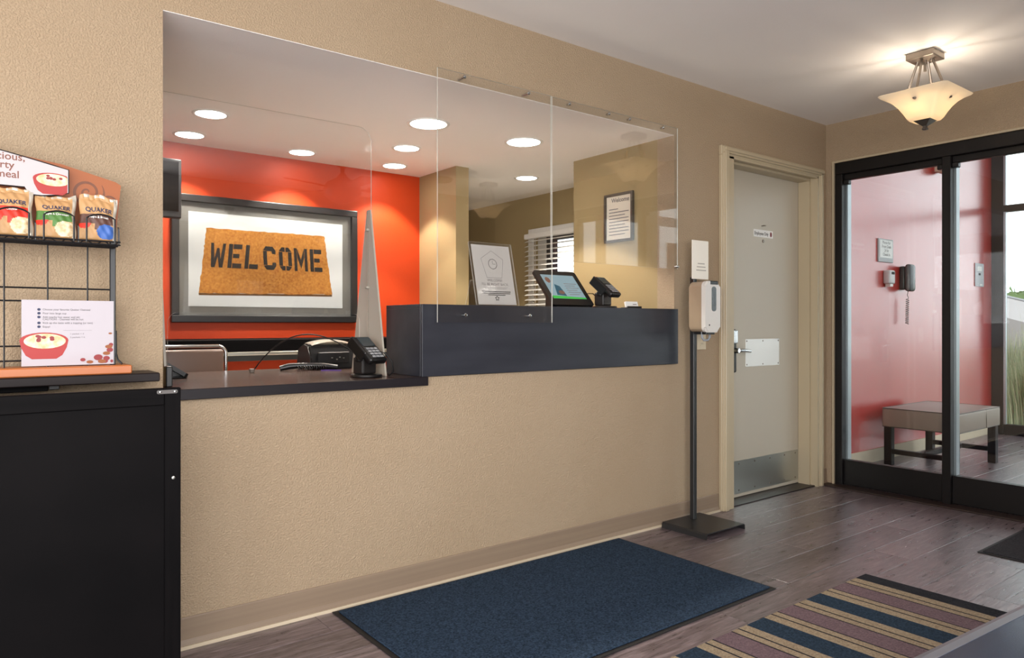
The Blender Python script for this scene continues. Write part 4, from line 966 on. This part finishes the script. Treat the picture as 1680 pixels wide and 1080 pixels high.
pendant('square flared glass pendant lamp farther from the counter, seen as a reflection', 4.10, -3.15)
FX, FY = 2.57, -2.44
fn = thing('ceiling_fan', 'dark ceiling fan seen only as a reflection in the sneeze guard', 'ceiling fan', (FX, FY, 2.08))
M_fan = mat('dark_bronze_fan', '2A1E18', .4)
b = BM(); lathe(b, [(.02, 2.45), (.055, 2.445), (.05, 2.40), (.018, 2.385), (.016, 2.34), (.03, 2.33), (.05, 2.30), (.13, 2.26), (.155, 2.21), (.15, 2.16), (.10, 2.12), (.05, 2.10), (0, 2.095)], (FX, FY, 0), 'Z', 28); obj('motor_housing', b, M_fan, fn, 50)
for k in range(5):
    a = 2*PI*k/5+.35; R = Matrix.Translation((FX, FY, 2.215)) @ Matrix.Rotation(a, 4, 'Z') @ Matrix.Rotation(.2, 4, 'X')
    b = BM(); prism(b, [(.20, -.05), (.52, -.065), (.56, -.03), (.56, .03), (.52, .065), (.20, .05)], R, .006); bl_ = obj('blade', b, M_fan, fn)
    b = BM(); box(b, .12, .24, -.015, .015, -.012, -.004); obj('blade_iron', xform(b, R), M_fan, bl_)

# ------------------------------------------------------------------ vestibule things
bn = thing('vestibule_bench', 'taupe leather bench with dark wooden legs against the red wall', 'bench', (6.12, -.19, 0))
bx0, bx1, by0, by1 = 5.71, 6.52, -.455, .085
b = BM(); box(b, bx0, bx1, by0, by1, .295, .442, .016, 4); cs = obj('cushion', b, M_benchleather, bn, 50)
b = BM()
for zz in (.440, .300): tube(b, [(x, y, zz) for x, y in rrect(bx0+.003, bx1-.003, by0+.003, by1-.003, .014, 4)], .0035, 6, True)
tube(b, [((bx0+bx1)/2+.12, by0-.0005, .30), ((bx0+bx1)/2+.115, by0-.001, .37), ((bx0+bx1)/2+.12, by0+.004, .44)], .003, 6)
obj('piping', b, mat('dark_piping', '4A4038', .5), cs)
for lx, ly in ((bx0+.04, by0+.04), (bx1-.04, by0+.04), (bx0+.04, by1-.04), (bx1-.04, by1-.04)):
    b = BM(); box(b, lx-.028, lx+.028, ly-.028, ly+.028, 0, .296, .003, 1); obj('leg', b, M_espresso, bn)
for a in ((bx0+.02, bx0+.06, by0+.068, by1-.068), (bx1-.06, bx1-.02, by0+.068, by1-.068)):
    b = BM(); box(b, *a, .09, .125, .002, 1); obj('stretcher', b, M_espresso, bn)
b = BM(); box(b, bx0+.06, bx1-.06, (by0+by1)/2-.02, (by0+by1)/2+.02, .09, .125, .002, 1); obj('stretcher', b, M_espresso, bn)
YV = .185
wp = thing('wall_phone', 'black wall phone with hanging coiled cord on the red wall', 'phone', (6.27, YV-.05, 1.08))
b = BM(); box(b, 6.225, 6.315, YV-.045, YV-.0005, 1.375, 1.57, .012, 3); obj('phone_base', b, mat('dark_grey_phone', '2A2A2C', .3), wp, 45)
b = BM(); box(b, 6.215, 6.325, YV-.095, YV-.046, 1.36, 1.585, .022, 4); obj('handset', b, mat('grey_phone_handset', '4A4C50', .25), wp, 45)
b = BM(); pts = [(6.27, YV-.055, 1.366), (6.265, YV-.05, 1.33), (6.285, YV-.05, 1.31)]
for k in range(140):
    s = k/139; a = s*2*PI*13; pts.append((6.28-.01*s+.012*math.cos(a), YV-.045+.012*math.sin(a), 1.30-.21*s))
tube(b, pts, .0026, 5); obj('coiled_cord', b, M_black, wp, 60)
bx = thing('call_box', 'small white sensor box beside the wall phone', 'intercom', (5.99, YV-.03, 1.40))
b = BM(); box(b, 5.945, 6.045, YV-.055, YV-.0005, 1.415, 1.525, .012, 3); obj('case', b, mat('silver_white_case', 'C9C6C6', .3), bx, 45)
b = BM(); box(b, 5.975, 6.025, YV-.058, YV-.054, 1.49, 1.512, .002, 1); obj('sensor_window', b, M_ink, bx)
b = BM(); box(b, 5.965, 6.015, YV-.05, YV-.01, 1.392, 1.414, .002, 1); obj('lower_tab', b, M_white, bx)
ws = thing('wall_notice', 'small framed notice above the wall phone', 'sign', (5.975, YV-.005, 1.595))
b = BM(); box(b, 5.85, 6.10, YV-.012, YV-.0005, 1.59, 1.778, .002, 1); obj('plaque', b, mat('grey_plaque', 'A6A6A8', .4), ws)
b = BM(); box(b, 5.870, 6.085, YV-.014, YV-.012, 1.625, 1.768); nt_ = obj('notice_sheet', b, M_paper, ws)
b = BM(); M = facing_room(5.9775, YV-.0142, 1.625)
for k, s_ in enumerate(('Phone for', 'Front Desk', '24 hr', 'Check In')): text(b, s_, M, .034, 0, .112-k*.032, 'CENTER')
obj('lettering', b, M_greyink, nt_)
kp_ = thing('wall_control_plate', 'grey control plate on the red wall near the outer glass', 'switch plate', (7.9, YV-.004, 1.455))
b = BM(); box(b, 7.80, 8.01, YV-.008, YV-.0005, 1.455, 1.68, .002, 1); obj('plate', b, mat('light_grey_plate', 'B4B6BA', .4), kp_)
b = BM(); box(b, 7.85, 7.95, YV-.011, YV-.008, 1.605, 1.65); obj('display', b, M_white, kp_)
b = BM(); box(b, 7.88, 7.92, YV-.011, YV-.008, 1.565, 1.585); obj('button', b, M_ink, kp_)
b = BM(); box(b, 7.91, 7.96, YV-.011, YV-.008, 1.465, 1.48); obj('indicator', b, M_white, kp_)
al = thing('fire_alarm', 'beige alarm box with a red backing as painted shade, high on the vestibule wall', 'alarm', (6.93, YV-.03, 2.3))
b = BM(); box(b, 6.86, 6.98, YV-.02, YV-.0005, 2.44, 2.66, .003, 1); obj('shade_backing', b, mat('red_shade_backing', 'B02020', .4), al)  # red backing stands in for the shade beside the beige cover
b = BM(); box(b, 6.85, 6.99, YV-.085, YV-.02, 2.43, 2.67, .008, 2); obj('strobe_cover', b, mat('beige_alarm_cover', 'C9BCA8', .4), al)

# ------------------------------------------------------------------ outdoors
b = BM(); box(b, -30, 60, -40, 40, -.3, -.14)
g = struct('ground_outside', b, mat('outdoor_gravel', '8E8A80', .9), 'pale ground outside the building', 'ground')
mottle(MATS['outdoor_gravel'], '7C7A70', 'A09C92', 6)
def grassmat(nm, c1, c2):
    m = mat(nm, c1, .6); oi = coords(m); mottle(m, c1, c2, 3.0, oi, 2, .3, .7); return m
GM = [grassmat('green_blade', '56683E', '8C9C68'), grassmat('pale_blade', '8E9068', 'B8B48E')]
def clump(X, Y, n, H, seed, lab):
    rg = random.Random(seed); b = BM()
    for k in range(n):
        a = rg.uniform(0, 2*PI); r0 = rg.uniform(0, .20); hh = H*rg.uniform(.55, 1.05); lean = rg.uniform(.02, .17)*hh; w = rg.uniform(.003, .008)
        p0 = Vector((X+r0*math.cos(a), Y+r0*math.sin(a), -.14)); d = Vector((math.cos(a), math.sin(a), 0)); s = Vector((-d.y, d.x, 0))
        mi = 1 if rg.random() < .42 else 0; prev = None; droop = rg.uniform(.0, .35)
        for j in range(6):
            t = j/5; c = p0+d*(lean*t*t)+Vector((0, 0, hh*(t-droop*t**3))); ww_ = w*(1-t)+.0008
            q = (b.verts.new(c-s*ww_), b.verts.new(c+s*ww_))
            if prev: f = b.faces.new((prev[0], prev[1], q[1], q[0])); f.material_index = mi
            prev = q
    o = obj('ornamental_grass', b, GM, None, 60, recalc=False); tag(o, lab, 'grass', 'grass clumps outside the glass')
for i, (X, Y, H, lab) in enumerate([(8.85, .02, 1.05, 'ornamental grass clump right against the outer glass'), (9.45, .42, 1.2, 'ornamental grass clump half hidden by the outer mullion'), (9.5, -.28, 1.15, 'ornamental grass clump at the edge of view outside'), (10.1, .28, 1.3, 'taller ornamental grass clump behind the first row'), (10.15, 1.0, 1.3, 'taller ornamental grass clump behind the mullion row')]):
    clump(X, Y, 1500, H, 11+i, lab)
hg = thing('clipped_hedge', 'dark clipped hedge far outside beyond the grass', 'hedge', (24, 4, -.14))
b = BM(); rg = random.Random(5)
nx, ny = 60, 10
for i in range(1500):
    x, y, z = rg.uniform(23.4, 24.4), rg.uniform(-4, 12), rg.uniform(.0, 2.1)-.14
    if rg.random() < .5: z = 1.98+rg.uniform(-.06, .08)
    c = Vector((x, y, z)); r_ = .14
    vs = [b.verts.new(c+Vector((rg.uniform(-r_, r_), rg.uniform(-r_, r_), rg.uniform(-r_, r_)))) for _ in range(3)]; b.faces.new(vs)
box(b, 23.5, 24.3, -4, 12, -.14, 1.96)
obj('foliage', b, mat('hedge_green', '5E7A3C', .8), hg, recalc=False)['kind'] = 'stuff'
bd = thing('pale_building', 'pale gabled pavilion outside below the hedge line', 'building', (19, 3.4, -.14))
b = BM(); box(b, 17.1, 21.5, 0.6, 12, -.14, .75); obj('wall', b, mat('pale_pink_render', '9A8C88', .8), bd)
b = BM(); prism(b, [(-.2, .70), (6.0, .70), (5.6, 1.1), (2.9, 1.64)], basis((17.0, 0, 0), (0, -1, 0), (0, 0, 1)) @ Matrix.Scale(-1, 4, (1, 0, 0)), -4.6); obj('roof', b, mat('pale_roof', '8E8684', .8), bd)
b = BM(); tube(b, [(16.95, -.3, .72), (16.95, 2.9, 1.66), (16.95, 5.7, 1.12)], .03, 6); obj('roof_verge', b, mat('grey_verge', '8C8C8E', .6), bd)
